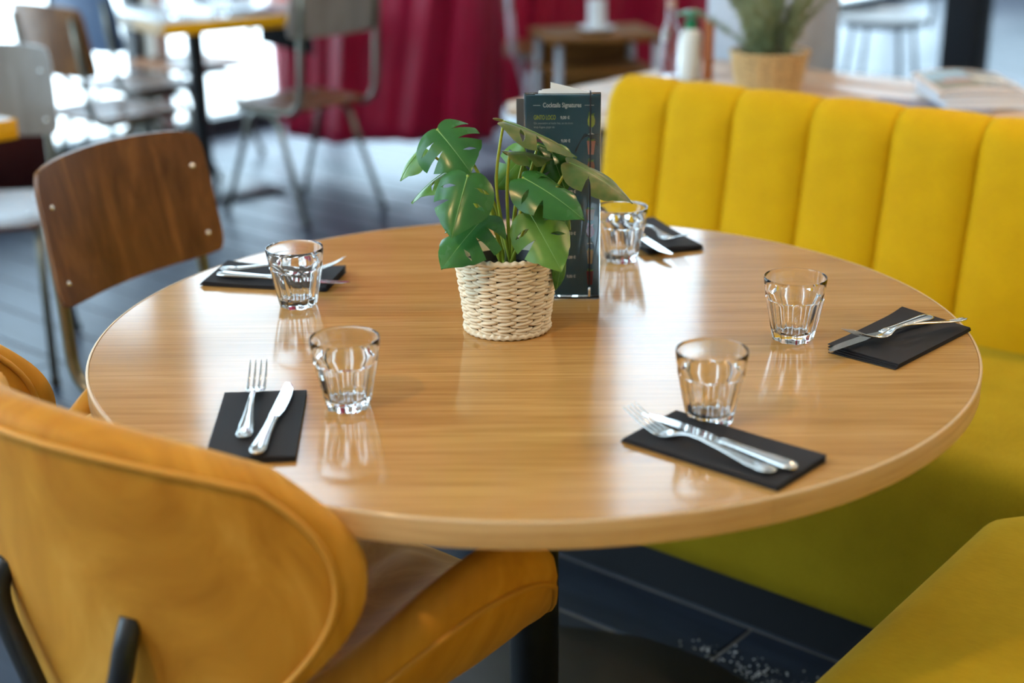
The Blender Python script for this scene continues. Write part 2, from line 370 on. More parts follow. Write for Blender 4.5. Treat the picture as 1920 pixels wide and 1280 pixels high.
# unseen slab added outside to keep the sun off the left-hand floor
aw = tag(empty('sun_block', G(A0, 0), TH), 'flat dark slab added unseen outside to block the sun at the left windows', 'sun_block')
obj('sun_block_top', box('sun_block_top', -1.75, -0.12, -1.4, 2.62, 2.50, 2.56), M_FRAME, aw)
obj('sun_block_edge', box('sun_block_edge', -1.76, -1.74, -1.4, 2.62, 2.36, 2.56), M_FRAME, aw)

# crumbs scattered on the boards under the table
cv = []; cf = []
for i in range(620):
    t = random.random(); a = -0.02 + 0.50*t + random.gauss(0, 0.025); b = 0.47 + 0.03*random.gauss(0, 1) - 0.02*t
    p = G(a, b, 0.0008)
    if math.hypot(p.x, p.y) < 0.468: continue
    s = random.uniform(0.0008, 0.0026)*(1.6 if random.random() < 0.08 else 1)
    k = len(cv); an = random.random()*6.28
    for q in range(4): cv.append(p + Vector((s*math.cos(an+q*1.57), s*math.sin(an+q*1.57), 0)))
    cv.append(p + Vector((0, 0, s*0.8)))
    cf += [(k, k+1, k+4), (k+1, k+2, k+4), (k+2, k+3, k+4), (k+3, k, k+4)]
tag(obj('floor_crumbs', pymesh('floor_crumbs', cv, cf, False), M_DUST), 'scatter of white crumbs on the dark floor boards under the table', 'crumbs', kind='stuff')

# ------------------------------------------------------------------ round table
TZ = 0.75
tab = tag(empty('round_table'), 'large round oak dining table laid with glasses and black napkins', 'table')
RT, TT = 0.6, 0.031
obj('tabletop', lathe('tabletop', [(0.0, TZ-TT+0.001), (RT-0.004, TZ-TT+0.001), (RT-0.0035, TZ-0.001), (RT-0.0045, TZ), (0.0, TZ)], 160), M_OAK, tab)
n_seg = 6
for i in range(n_seg):      # edge band glued on in lengths, butt joints between them
    a0 = 2*math.pi*i/n_seg + R(-65.4); a1 = a0 + 2*math.pi/n_seg - 0.001
    V = []; F = []; n = 40
    prof = [(RT-0.0035, TZ-TT), (RT-0.001, TZ-TT), (RT, TZ-TT+0.001), (RT, TZ-0.0018), (RT-0.0012, TZ-0.0002), (RT-0.0035, TZ-0.0001)]
    for k in range(n+1):
        an = a0+(a1-a0)*k/n
        for r, z in prof: V.append((r*math.cos(an), r*math.sin(an), z))
    m_ = len(prof)
    for k in range(n):
        for j in range(m_): F.append((k*m_+j, (k+1)*m_+j, (k+1)*m_+(j+1) % m_, k*m_+(j+1) % m_))
    F.append(tuple(range(m_))); F.append(tuple(n*m_+j for j in range(m_))[::-1])
    me = pymesh('edge_band', V, F); me.set_sharp_from_angle(angle=R(40))
    obj('edge_band', me, M_OAKEDGE, tab)
obj('arris_highlight', lathe('arris_highlight', [(RT-0.0032, TZ-0.0004), (RT-0.0010, TZ-0.0016), (RT+0.0002, TZ-0.0026), (RT+0.0002, TZ-0.0012), (RT-0.0010, TZ+0.0001), (RT-0.0032, TZ+0.0002)], 160, close=True), M_LIP, tab)  # thin ring added for the rim's bright line, highlight put into its colour
obj('pole', lathe('pole', [(0.037, 0.012), (0.037, TZ-TT-0.008)], 32), M_BLACKMETAL, tab)
obj('mounting_plate', lathe('mounting_plate', [(0.0, TZ-TT-0.009), (0.2, TZ-TT-0.009), (0.2, TZ-TT), (0.0, TZ-TT)], 40), M_BLACKMETAL, tab)
obj('base_plate', lathe('base_plate', [(0.0, 0.0), (0.455, 0.0), (0.457, 0.003), (0.452, 0.008), (0.06, 0.012), (0.0, 0.012)], 96), M_BASEPLATE, tab)

# ------------------------------------------------------------------ yellow banquettes
def channel_mesh(w, end=0, zt=0.872):
    """one padded vertical channel of the backrest, local x across, y = depth away from the sitter, z up. end=-1/1: rounded outer end"""
    prof = []
    for k in range(15): z = 0.40+(0.80-0.40)*k/14; prof.append((0.16*(z-0.45), z, 1.0))
    y0, z0 = 0.16*(0.80-0.45), 0.80
    for k in range(1, 13):
        an = math.pi*k/12; prof.append((y0+0.06-0.06*math.cos(an), z0+(zt-z0)*math.sin(an), 1.0-0.72*math.sin(an)))
    for k in range(1, 8): z = 0.80-(0.80-0.12)*k/7; prof.append((y0+0.12+0.01*k/7, z, 0.4))
    nx = 18; V = []; F = []; n = len(prof)
    cy, cz = y0+0.06, 0.78
    for i in range(nx+1):
        s = -1+2*i/nx
        bul = 0.018*(1-abs(s)**3.2)
        e = max(0.0, s*end) if end else 0.0
        rnd = 1-math.sqrt(max(0.0, 1-max(0.0, (e-0.55)/0.45)**2)) if end else 0.0
        for y, z, kf in prof:
            # outward direction in the profile plane
            if z <= 0.80 and y < y0+0.02: d = Vector((-1.0, 0.12))
            elif z <= 0.80: d = Vector((1.0, 0))
            else: d = Vector((y-cy, z-0.80)).normalized() if (y-cy or z-0.80) else Vector((0, 1))
            yy = y + d.x*bul*kf; zz = z + d.y*bul*kf
            if end:
                zz = zz - rnd*0.05*max(0, (z-0.70)/0.17); yy = yy+(cy-yy)*rnd*0.55
            V.append((s*w/2, yy, zz))
    for i in range(nx):
        for j in range(n-1): F.append((i*n+j, (i+1)*n+j, (i+1)*n+j+1, i*n+j+1))
    F.append(tuple(range(n))); F.append(tuple(nx*n+j for j in range(n))[::-1])
    return pymesh('backrest_channel', V, F)
def banquette(name, label, origin, rz, x0, x1, chans, depth, cat='banquette'):
    """origin at the back/seat joint line on the floor; x along, y away from the sitter"""
    t = tag(empty(name, origin, rz), label, cat)
    # seat: crowned cushion with a soft front edge, upholstered face running down to the plinth
    yf = -depth; prof = []
    prof += [(yf+0.012, 0.098), (yf+0.0, 0.105)]
    for k in range(1, 8): prof.append((yf-0.004*math.sin(math.pi*k/8), 0.105+(0.385-0.105)*k/7))
    for k in range(1, 9):
        an = math.pi/2*k/8; prof.append((yf+0.065-0.065*math.cos(an), 0.385+0.065*math.sin(an)))
    for k in range(1, 10): prof.append((yf+0.065+(depth-0.065+0.04)*k/9, 0.45+0.010*math.sin(math.pi*k/9)))
    prof += [(0.04, 0.098)]
    nx = 40; V = []; F = []; n = len(prof)
    for i in range(nx+1):
        x = x0+(x1-x0)*i/nx; ed = min(i, nx-i)/nx
        sh = 0.02*max(0, 1-ed*20)
        for y, z in prof: V.append((x, y+(sh if y < yf+0.07 else 0), z-(sh if z > 0.38 else 0)))
    for i in range(nx):
        for j in range(n): F.append((i*n+j, (i+1)*n+j, (i+1)*n+(j+1) % n, i*n+(j+1) % n))
    F.append(tuple(range(n))); F.append(tuple(nx*n+j for j in range(n))[::-1])
    me = pymesh('seat', V, F); me.set_sharp_from_angle(angle=R(60)); obj('seat', me, M_YELSHADE, t)
    obj('plinth', box('plinth', x0+0.02, x1-0.02, yf+0.03, 0.08, 0.0, 0.1), M_FRAME, t)
    for i in range(len(chans)-1):
        a, b = chans[i], chans[i+1]; end = -1 if i == 0 else 0
        c = obj('backrest_channel', channel_mesh(b-a-0.0015, end), M_YEL, t); c.location = ((a+b)/2, 0, 0)
    return t
sofa_o = G(0, 1.145)
banquette('banquette', 'long yellow velvet banquette with a channelled backrest behind the round table', sofa_o, TH,
          -0.79, 1.27, [-0.79, -0.610, -0.435, -0.248, -0.062, 0.122, 0.306, 0.49, 0.674, 0.858, 1.042, 1.226], 0.56)
banquette('banquette', 'yellow velvet bench seat at the camera side, nearest the lower right corner', G(1.10, -0.25), TH-R(90)+R(1.5),
          -0.80, 0.85, [-0.80, -0.61, -0.43, -0.24, -0.06, 0.12, 0.31, 0.49, 0.67, 0.85], 0.60)

# ------------------------------------------------------------------ ochre velvet shell chairs
def shell(fn, hfn, nu=36, nv=36, name='shell'):
    """puffy shell: fn(s,t)->(centre point, normal); hfn(s,t)->(front half thickness, back half thickness)"""
    V = []; F = []; n = nv+1
    def prm(k, n_): x = -1+2*k/n_; return math.sin(x*math.pi/2)*0.35 + x*0.65
    for side in (1, -1):
        for i in range(nu+1):
            for j in range(nv+1):
                s, t = prm(i, nu), prm(j, nv)
                p, nr = fn(s, t); hf, hb = hfn(s, t)
                V.append(p + nr*(hf if side > 0 else -hb))
    o = (nu+1)*n
    for i in range(nu):
        for j in range(nv):
            F.append((i*n+j, (i+1)*n+j, (i+1)*n+j+1, i*n+j+1))
            F.append((o+i*n+j, o+i*n+j+1, o+(i+1)*n+j+1, o+(i+1)*n+j))
    rim = [(i, 0) for i in range(nu)] + [(nu, j) for j in range(nv)] + [(i, nv) for i in range(nu, 0, -1)] + [(0, j) for j in range(nv, 0, -1)]
    for k in range(len(rim)):
        a = rim[k]; b = rim[(k+1) % len(rim)]
        ia, ib = a[0]*n+a[1], b[0]*n+b[1]; F.append((ib, ia, o+ia, o+ib))
    return pymesh(name, V, F)
def normal_of(f, s, t, sign=1):
    e = 0.01; p = f(s, t); a = f(s+e, t)-f(s-e, t); b = f(s, t+e)-f(s, t-e); return (a.cross(b)).normalized()*sign
def disc(s, t):
    """square -> rounded disc, so the outline has no corners"""
    return s*math.sqrt(max(0, 1-0.42*t*t)), t*math.sqrt(max(0, 1-0.42*s*s))
def velvet_chair(label, loc, rz):
    t = tag(empty('velvet_chair', loc, rz), label, 'chair', 'ochre velvet chairs')
    def bc(s, v):
        S, T = disc(s, v); zt = (T+1)/2                      # 0 bottom .. 1 top
        hw = 0.150 + 0.190*math.sin(math.pi*min(1, max(0, 0.04+0.60*zt)))**1.1
        x = hw*S; z = 0.405 + 0.445*zt
        y = -0.205 - 0.24*max(0, z-0.44)**1.1 + 1.25*x*x*(0.7+0.6*zt) - 0.02*(1-zt)
        return Vector((x, y, z))
    def bf(s, v): return bc(s, v), normal_of(bc, s, v, -1)
    def bh(s, v):
        e = max(abs(s), abs(v)); k = math.sqrt(max(0, 1-e**8)); gr = 0.0
        return (0.030*k+0.012, 0.014*k+0.012)
    b = obj('backrest', shell(bf, bh, name='backrest'), M_GOLD, t)
    for off, e in ((-0.024, 0.93),):
        loop = []
        for k in range(97):
            an = 2*math.pi*k/96; c_, s_ = math.cos(an), math.sin(an); q = e/max(abs(c_), abs(s_))
            p, nr = bf(c_*q, s_*q); loop.append(p+nr*off)
        obj('piping', tube('piping', loop, 0.0042, 8, caps=False), M_GOLDPIPE, b)
    def sc(s, v):
        S, T = disc(s, v); w = (T+1)/2                       # 0 back .. 1 front
        hw = 0.19 + 0.205*math.sin(math.pi*min(1, max(0, 0.10+0.66*w)))
        x = hw*S; y = -0.230 + 0.565*w
        lift = 0.245*abs(S)**3.0*math.sin(math.pi*min(1, max(0, 0.20+0.60*w)))**0.9*(1-0.35*max(0, w-0.75)/0.25)
        z = 0.400 + lift + 0.03*(w-0.5) - 0.045*max(0, w-0.8)**1.0 + 0.03*max(0, 0.15-w)
        x = x*(1-0.10*abs(S)**3)
        return Vector((x, y, z))
    def sf(s, v): return sc(s, v), normal_of(sc, s, v, 1)
    def sh(s, v):
        e = max(abs(s), abs(v)); k = math.sqrt(max(0, 1-e**8)); rib = 0.007*abs(math.sin(3.5*math.pi*s))**0.5*(1 if e < 0.8 else 0)
        return (0.026*k+0.010+rib, 0.028*k+0.012)
    se = obj('seat', shell(sf, sh, name='seat'), M_GOLD, t)
    loop = []
    for k in range(97):
        an = 2*math.pi*k/96; c_, s_ = math.cos(an), math.sin(an); q = 0.93/max(abs(c_), abs(s_))
        p, nr = sf(c_*q, s_*q); loop.append(p-nr*(0.012+0.028*math.sqrt(1-0.93**8)+0.0005))
    obj('piping', tube('piping', loop, 0.0042, 8, caps=False), M_GOLDPIPE, se)
    for sx in (-1, 1):
        top, nr = bf(sx*0.34, -0.10); top = top-nr*0.030
        low, nr2 = bf(sx*0.40, -0.95); low = low-nr2*0.045
        obj('leg', tube('leg', catmull([top+Vector((0, 0.006, 0.02)), top+Vector((0, -0.012, -0.03)), low, Vector((sx*0.145, -0.235, 0.30)), Vector((sx*0.205, -0.285, 0.0))], 8), [0.0125, 0.0135, 0.0135, 0.013, 0.009], 12), M_BLACKMETAL, t)
        obj('leg', tube('leg', fillet([(sx*0.03, 0.08, 0.364), (sx*0.165, 0.105, 0.360), (sx*0.205, 0.205, 0.0)], 0.045), [0.0135, 0.0145, 0.0135, 0.009], 12), M_BLACKMETAL, t)
    obj('cross_bar', tube('cross_bar', [(-0.135, -0.225, 0.335), (0.135, -0.225, 0.335)], 0.009, 10), M_BLACKMETAL, t)
    return t
velvet_chair('ochre velvet shell chair nearest the camera, seen from behind at the lower left', G(-0.09, -0.45), TH+R(3))
velvet_chair('ochre velvet shell chair at the left picture edge, mostly cut off', Vector((-0.985, 0.03, 0)), R(2))

# ------------------------------------------------------------------ bentwood school chairs
def school_chair(lift=0.0):
    t = empty('school_chair'); t['category'] = 'chair'
    W, Z0, Z1 = 0.225, 0.605+lift, 0.855+lift
    def back(u, v, off):        # u across, v up: a curved panel with rounded corners
        s = -1+2*u; q = -1+2*v
        S, T = s*math.sqrt(1-0.10*q**8), q*math.sqrt(1-0.10*s**8)
        x = W*S*(1-0.02*T); z = (Z0+Z1)/2+(Z1-Z0)/2*T + 0.010*(1-S*S)*max(0, T)
        y = -0.232 + 0.040*S*S*1.0 - 0.17*(z-0.605)
        return Vector((x, y+off, z))
    def panel(name, f, th, nu, nv):
        V = []; F = []; n = nv+1; o = (nu+1)*n
        for k, d in enumerate((0.0, th)):
            for i in range(nu+1):
                for j in range(nv+1): V.append(f(i/nu, j/nv, d))
        for i in range(nu):
            for j in range(nv):
                F.append((i*n+j, (i+1)*n+j, (i+1)*n+j+1, i*n+j+1)); F.append((o+i*n+j, o+i*n+j+1, o+(i+1)*n+j+1, o+(i+1)*n+j))
        rim = [(i, 0) for i in range(nu)] + [(nu, j) for j in range(nv)] + [(i, nv) for i in range(nu, 0, -1)] + [(0, j) for j in range(nv, 0, -1)]
        for k in range(len(rim)):
            a = rim[k]; b = rim[(k+1) % len(rim)]; ia, ib = a[0]*n+a[1], b[0]*n+b[1]; F.append((ib, ia, o+ia, o+ib))
        bm = bmesh.new(); me = pymesh(name, V, F); bm.from_mesh(me); bmesh.ops.recalc_face_normals(bm, faces=bm.faces); bm.to_mesh(me); bm.free()
        me.polygons.foreach_set('use_smooth', [True]*len(me.polygons)); me.set_sharp_from_angle(angle=R(55)); return me
    obj('backrest', panel('backrest', back, -0.011, 28, 16), M_CHAIRWOOD, t)
    def seat(u, v, off):
        s = -1+2*u; q = -1+2*v
        S, T = s*math.sqrt(1-0.14*q**6), q*math.sqrt(1-0.14*s**6)
        x = (0.205+0.015*T)*S; y = 0.005+0.205*T; z = 0.452 - 0.012*(1-S*S)*(1-T*T) - 0.020*max(0, T-0.6)
        return Vector((x, y, z+off))
    obj('seat', panel('seat', seat, -0.011, 18, 18), M_CHAIRWOOD, t)
    rv = lathe('rivet', [(0.0, 0.0), (0.0062, 0.0), (0.0055, 0.0018), (0.003, 0.0030), (0.0, 0.0034)], 14); rv.materials.append(M_RIVET)
    for sx in (-1, 1):
        for vz in (0.17, 0.72):
            p = back((sx*0.855+1)/2, vz, 0.0); e = 0.01
            nr = (back((sx*0.855+1)/2+e, vz, 0)-p).cross(back((sx*0.855+1)/2, vz+e, 0)-p).normalized()
            if nr.y < 0: nr = -nr
            o = bpy.data.objects.new('rivet', rv); link(o, t); o.location = p; o.rotation_euler = nr.to_track_quat('Z', 'Y').to_euler()
        for yy in (-0.12, 0.10):
            p = seat((sx*0.80+1)/2, (yy+0.2)/0.41, 0.0); o = bpy.data.objects.new('rivet', rv); link(o, t); o.location = p
        bx = sx*0.195
        pb = back((sx*0.86+1)/2, 0.78, -0.024); pl = back((sx*0.86+1)/2, 0.05, -0.026)
        path = [pb+Vector((0, 0, 0.02)), pl, Vector((bx, -0.225, 0.432)), Vector((bx*0.93, 0.15, 0.428))]
        obj('back_tube', tube('back_tube', fillet(path, 0.09, 8), [0.0085]+[0.0125]*12, 12), M_TUBE, t)
        xl = sx*0.182
        obj('leg', tube('leg', fillet([(xl, 0.03, 0.418), (xl, -0.075, 0.410), (sx*0.205, -0.235, 0.012)], 0.05, 8), 0.0115, 12), M_TUBE, t)
        obj('leg', tube('leg', fillet([(xl, -0.03, 0.418), (xl, 0.075, 0.410), (sx*0.205, 0.235, 0.012)], 0.05, 8), 0.0115, 12), M_TUBE, t)
        for yy in (-0.237, 0.237): obj('rubber_foot', lathe('rubber_foot', [(0.0, 0.0), (0.014, 0.0), (0.0145, 0.018), (0.012, 0.024), (0, 0.024)], 14), M_RUBBER, t, (sx*0.205, yy, 0))
    obj('cross_tube', tube('cross_tube', [(-0.182, 0.0, 0.412), (0.182, 0.0, 0.412)], 0.0105, 10), M_TUBE, t)
    return t
M_GREYPLY = mat('painted_sheen_ply', (0.26, 0.24, 0.22), rough=0.3, spec=0.6)  # the ply's grey reflected sheen is put into its base colour
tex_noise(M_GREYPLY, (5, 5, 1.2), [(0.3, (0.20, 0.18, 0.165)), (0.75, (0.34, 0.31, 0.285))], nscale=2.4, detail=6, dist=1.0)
chair0 = school_chair()
def place_chair(label, loc, face, first=False, back=None, seat=None, proto=None):
    """face: direction the sitter looks"""
    t = proto or (chair0 if first else copy_tree(chair0))
    t.location = loc; t.rotation_euler = (0, 0, math.atan2(face[1], face[0])-math.pi/2)
    t['label'] = label; t['group'] = 'bent plywood school chairs'
    for ch in t.children:
        nm = ch.name.split('.')[0]
        if back and nm == 'backrest': ch.data = ch.data.copy(); ch.data.materials[0] = back
        if seat and nm == 'seat': ch.data = ch.data.copy(); ch.data.materials[0] = seat
    return t
FN, FU = (UB.x, UB.y), (UA.x, UA.y)
_c = Vector((-0.765, 0.746, 0)) + Vector((0.89, -0.456, 0))*0.235
place_chair('dark-stained bent plywood school chair at the left side of the round table', _c, (0.89, -0.456), first=True)
place_chair('school chair with a brown seat standing in front of the crimson drape', G(-3.06, 2.24), (-UA.x, -UA.y), proto=school_chair(0.11), back=M_GREYPLY)
place_chair('dark brown school chair with its back turned, at the near end of the yellow-edged table', G(-3.46, 1.66), FN)
_f = UA*math.sin(R(50)) - UB*math.cos(R(50))
place_chair('school chair with a pale grey sheen put into the colour of its back, at the left picture edge', G(-2.43, 0.49), (_f.x, _f.y), back=M_GREYPLY)
place_chair('school chair with a slate blue back by the window behind the yellow-edged table', G(-3.925, 2.10), FN, back=M_BLUEPLY)
place_chair('school chair with a black back at the far end of the yellow-edged table', G(-4.27, 2.62), (-UB.x, -UB.y), back=M_BLACKPLY)

# ------------------------------------------------------------------ square cafe tables with yellow edges
def cafe_table(label, a0, a1, b0, b1, yaw=0.0, panel=False):
    t = tag(empty('cafe_table', G((a0+a1)/2, (b0+b1)/2), TH+yaw), label, 'table', 'yellow-edged cafe tables')
    w, d = (a1-a0)/2, (b1-b0)/2
    obj('table_top', box('table_top', -w, w, -d, d, 0.701, 0.75, 0.002, 1), M_GREYTOP, t)
    for s in (-1, 1):
        obj('edge_strip', box('edge_strip', *((w, w+0.004) if s > 0 else (-w-0.004, -w)), -d, d, 0.7005, 0.7495, 0.001, 1), M_YEDGE, t)
        obj('edge_strip', box('edge_strip', -w-0.004, w+0.004, *((d, d+0.004) if s > 0 else (-d-0.004, -d)), 0.7005, 0.7495, 0.001, 1), M_YEDGE if s > 0 else M_LIP, t)  # near strip is pale: the light on that side is in its colour
    obj('pole', lathe('pole', [(0.036, 0.01), (0.036, 0.701)], 24), M_BLACKMETAL, t, (0.02, -0.10, 0))
    obj('base_plate', box('base_plate', -0.22, 0.26, -0.32, 0.16, 0.0, 0.012, 0.003, 1), M_BLACKMETAL, t)
    obj('bracket', box('bracket', -0.2, 0.2, -0.25, 0.09, 0.691, 0.701), M_BLACKMETAL, t)
    if panel: obj('under_panel', box('under_panel', -0.14, 0.33, 0.27, 0.285, 0.575, 0.700), mat('matt_black', (0.004, 0.004, 0.005), 0.9, spec=0.1), t)
    return t
cafe_table('square grey cafe table with an orange-yellow edge by the window, upper left', -3.985, -3.285, 1.94, 2.66, R(-14), True)
cafe_table('square cafe table whose yellow corner pokes in at the left edge', -2.75, -2.05, -0.27, 0.435)

# ------------------------------------------------------------------ glasses
def tumbler_mesh(name='body', seg=144, H=0.088):
    nf = 9
    outer = []
    zs = [0.0, 0.0012, 0.003, 0.006, 0.010] + [0.010+(0.072-0.010)*k/26 for k in range(1, 27)] + [0.075, 0.079, 0.083, 0.0862, 0.0876, H]
    V = []; F = []
    def flare(z): return 0.0300 + 0.0095*(z/0.055)**0.85 if z < 0.055 else 0.0395 + 0.0030*((z-0.055)/0.033)**1.4 - 0.0008*math.sin(math.pi*min(1, (z-0.055)/0.02))
    for z in zs:
        ro = flare(z)
        pl = 0.0258 + 0.0112*(z/0.058)**0.95 if z < 0.0585 else 9
        lip = 0.0 if z < 0.0862 else (0.0003 if z < 0.0876 else 0.0010)
        ft = 0.0 if z > 0.003 else (0.0012 if z < 0.001 else 0.0004)
        for j in range(seg):
            a = 2*math.pi*j/seg; sec = 2*math.pi/nf; ph = (a % sec)-sec/2
            panel = pl/math.cos(ph)*(1-0.0*ph) if pl < 5 else 9
            panel = panel - 0.0011*math.cos(ph/(sec/2)*math.pi/2) if pl < 5 else 9
            r = min(ro, panel) - lip - ft
            V.append((r*math.cos(a), r*math.sin(a), z))
    no = len(zs)
    inner = [(0.0409, H), (0.0405, 0.0868), (0.0400, 0.084), (0.0385, 0.074), (0.0365, 0.062), (0.0335, 0.045), (0.0298, 0.028), (0.0275, 0.018), (0.0262, 0.0138), (0.0235, 0.0118), (0.016, 0.0112), (0.008, 0.0110)]
    for r, z in inner:
        for j in range(seg): a = 2*math.pi*j/seg; V.append((r*math.cos(a), r*math.sin(a), z))
    n = no+len(inner)
    for i in range(n-1):
        for j in range(seg): F.append((i*seg+j, i*seg+(j+1) % seg, (i+1)*seg+(j+1) % seg, (i+1)*seg+j))
    V.append((0, 0, 0.0110)); c1 = len(V)-1
    for j in range(seg): F.append(((n-1)*seg+j, (n-1)*seg+(j+1) % seg, c1))
    V.append((0, 0, 0.0012)); c0 = len(V)-1
    for j in range(seg): F.append((j, c0, (j+1) % seg))
    me = pymesh(name, V, F); me.set_sharp_from_angle(angle=R(38)); return me
gl_mesh = tumbler_mesh(); gl_mesh.materials.append(M_GLASS)
def tumbler(label, x, y, rz=0.0, z=TZ):
    o = bpy.data.objects.new('tumbler', gl_mesh); link(o); o.location = (x, y, z+0.0003); o.rotation_euler = (0, 0, rz)
    return tag(o, label, 'glass', 'faceted glass tumblers')
tumbler('clear faceted tumbler beside the fork and knife nearest the ochre chair', -0.2225, -0.286, 0.3)
tumbler('clear faceted tumbler in front of the napkin by the dark wooden chair', -0.344, 0.113, 0.9)
tumbler('clear faceted tumbler by the cutlery at the far right table edge', 0.353, -0.054, 0.5)
tumbler('clear faceted tumbler just behind the napkin at the front right', 0.207, -0.339, 0.1)
tumbler('clear faceted tumbler directly behind the menu holder', 0.145, 0.338, 0.2)
_g = G(-3.52, 2.02); tumbler('tumbler standing on the yellow-edged table by the window', _g.x, _g.y, 0.1, 0.75)
_g = G(-3.40, 2.16); tumbler('second tumbler on the yellow-edged table, beside the dark napkin', _g.x, _g.y, 0.1, 0.75)

# ------------------------------------------------------------------ napkins and cutlery
def napkin(label, x, y, ang, L=0.205, W=0.098, curl=0.0, lift=0.0, fan=0.002, z=TZ, seed=0):
    """paper napkin folded to a strip: several plies joined along one long edge"""
    rnd = random.Random(seed); V = []; F = []; nx, ny = 20, 8; plies = 4; th = 0.0011
    for p in range(plies):
        base = len(V); off = p*fan*0.5
        for side in (0, 1):
            for i in range(nx+1):
                for j in range(ny+1):
                    u, v = i/nx, j/ny
                    xx = (u-0.5)*(L-off*1.2) + off*0.3; yy = (v-0.5)*W + (off*0.7 if v > 0.5 else 0)
                    zz = 0.0006 + p*(th+0.00035+fan*0.18*v) + side*th
                    zz += curl*(2*u-1)**2*(0.5+0.5*p/plies)*(0.4+0.6*v) + lift*max(0, u-0.75)**2*16*v*(p+1)/plies
                    zz += 0.0009*math.sin(u*5+seed)*v*(p/plies)
                    V.append((xx, yy, zz))
        n = ny+1; o = base+(nx+1)*n
        for i in range(nx):
            for j in range(ny):
                F.append((base+i*n+j, base+i*n+j+1, base+(i+1)*n+j+1, base+(i+1)*n+j)); F.append((o+i*n+j, o+(i+1)*n+j, o+(i+1)*n+j+1, o+i*n+j+1))
        rim = [(i, 0) for i in range(nx)] + [(nx, j) for j in range(ny)] + [(i, ny) for i in range(nx, 0, -1)] + [(0, j) for j in range(ny, 0, -1)]
        for k in range(len(rim)):
            a = rim[k]; b = rim[(k+1) % len(rim)]; ia, ib = a[0]*n+a[1], b[0]*n+b[1]; F.append((base+ia, base+ib, o+ib, o+ia))
    me = pymesh('napkin', V, F); me.set_sharp_from_angle(angle=R(50))
    o = obj('napkin', me, M_NAPKIN, None, (x, y, z), ang)
    return tag(o, label, 'napkin', 'folded black napkins')
napkin('folded black paper napkin under the fork and knife by the near ochre chair', -0.318, -0.352, R(95), seed=1)
napkin('folded black paper napkin under the cutlery at the front right', 0.209, -0.43, R(-41), seed=2, fan=0.003)
napkin('folded black paper napkin at the far right table edge with fanned plies', 0.496, -0.07, R(47), seed=3, fan=0.006, lift=0.004)
napkin('folded black paper napkin behind the glass on the left', -0.401, 0.24, R(-11), seed=4, curl=0.006, fan=0.004)
napkin('folded black paper napkin by the banquette, behind the menu holder', 0.205, 0.47, R(109), seed=5, curl=0.005, fan=0.004)
_g = G(-3.42, 2.3); napkin('folded dark napkin lying on the yellow-edged table', _g.x, _g.y, R(40), z=0.75, seed=6)

def loft(name, secs, seg=12):
    """secs: (y, halfwidth x, halfthick z, zc)"""
    V = []; F = []; n = len(secs)
    for y, w, h, zc in secs:
        for j in range(seg):
            a = 2*math.pi*j/seg; c_, s_ = math.cos(a), math.sin(a)
            V.append((w*math.copysign(abs(c_)**0.8, c_), y, zc+h*math.copysign(abs(s_)**0.8, s_)))
    for i in range(n-1):
        for j in range(seg): F.append((i*seg+j, (i+1)*seg+j, (i+1)*seg+(j+1) % seg, i*seg+(j+1) % seg))
    F.append(tuple(range(seg))); F.append(tuple((n-1)*seg+j for j in range(seg))[::-1])
    me = pymesh(name, V, F); bm = bmesh.new(); bm.from_mesh(me); bmesh.ops.recalc_face_normals(bm, faces=bm.faces); bm.to_mesh(me); bm.free()
    me.polygons.foreach_set('use_smooth', [True]*len(me.polygons)); return me
# fork: y=0 at the handle end, tines point to +y and curve upwards
fk_h = loft('handle', [(0.0, 0.002, 0.001, 0.004), (0.002, 0.0062, 0.0014, 0.0038), (0.008, 0.0092, 0.0016, 0.0034), (0.016, 0.0098, 0.0017, 0.0032), (0.026, 0.0084, 0.0018, 0.0035), (0.034, 0.0086, 0.0018, 0.0040), (0.05, 0.0066, 0.0018, 0.0058), (0.075, 0.0046, 0.0019, 0.0088), (0.10, 0.0034, 0.0020, 0.0112), (0.115, 0.0030, 0.0019, 0.0112), (0.126, 0.0036, 0.0016, 0.0092), (0.134, 0.0072, 0.0013, 0.0066), (0.141, 0.0108, 0.0012, 0.0045), (0.149, 0.0122, 0.0011, 0.0032), (0.157, 0.0122, 0.0010, 0.0034)], 14)
fk_h.materials.append(M_STEEL)
tine = loft('tine', [(0.150, 0.00185, 0.0010, 0.0032), (0.160, 0.0017, 0.0010, 0.0040), (0.172, 0.0015, 0.0010, 0.0072), (0.186, 0.0013, 0.0009, 0.0125), (0.199, 0.0010, 0.0007, 0.0190), (0.205, 0.0004, 0.0003, 0.0222)], 8); tine.materials.append(M_STEEL)
fk_bead = loft('bead', [(0.004, 0.001, 0.0012, 0.0052), (0.010, 0.0045, 0.0014, 0.0050), (0.018, 0.0060, 0.0014, 0.0047), (0.024, 0.0040, 0.0012, 0.0048), (0.029, 0.0008, 0.001, 0.0048)], 12); fk_bead.materials.append(M_STEEL)
kn_h = loft('handle', [(0.0, 0.002, 0.0014, 0.0045), (0.003, 0.0072, 0.0028, 0.0045), (0.010, 0.0096, 0.0038, 0.0045), (0.020, 0.0094, 0.0040, 0.0045), (0.045, 0.0076, 0.0036, 0.0045), (0.075, 0.0062, 0.0033, 0.0045), (0.092, 0.0058, 0.0034, 0.0045), (0.098, 0.0070, 0.0038, 0.0045), (0.102, 0.0056, 0.0030, 0.0045), (0.107, 0.0062, 0.0016, 0.0042)], 14); kn_h.materials.append(M_STEEL)
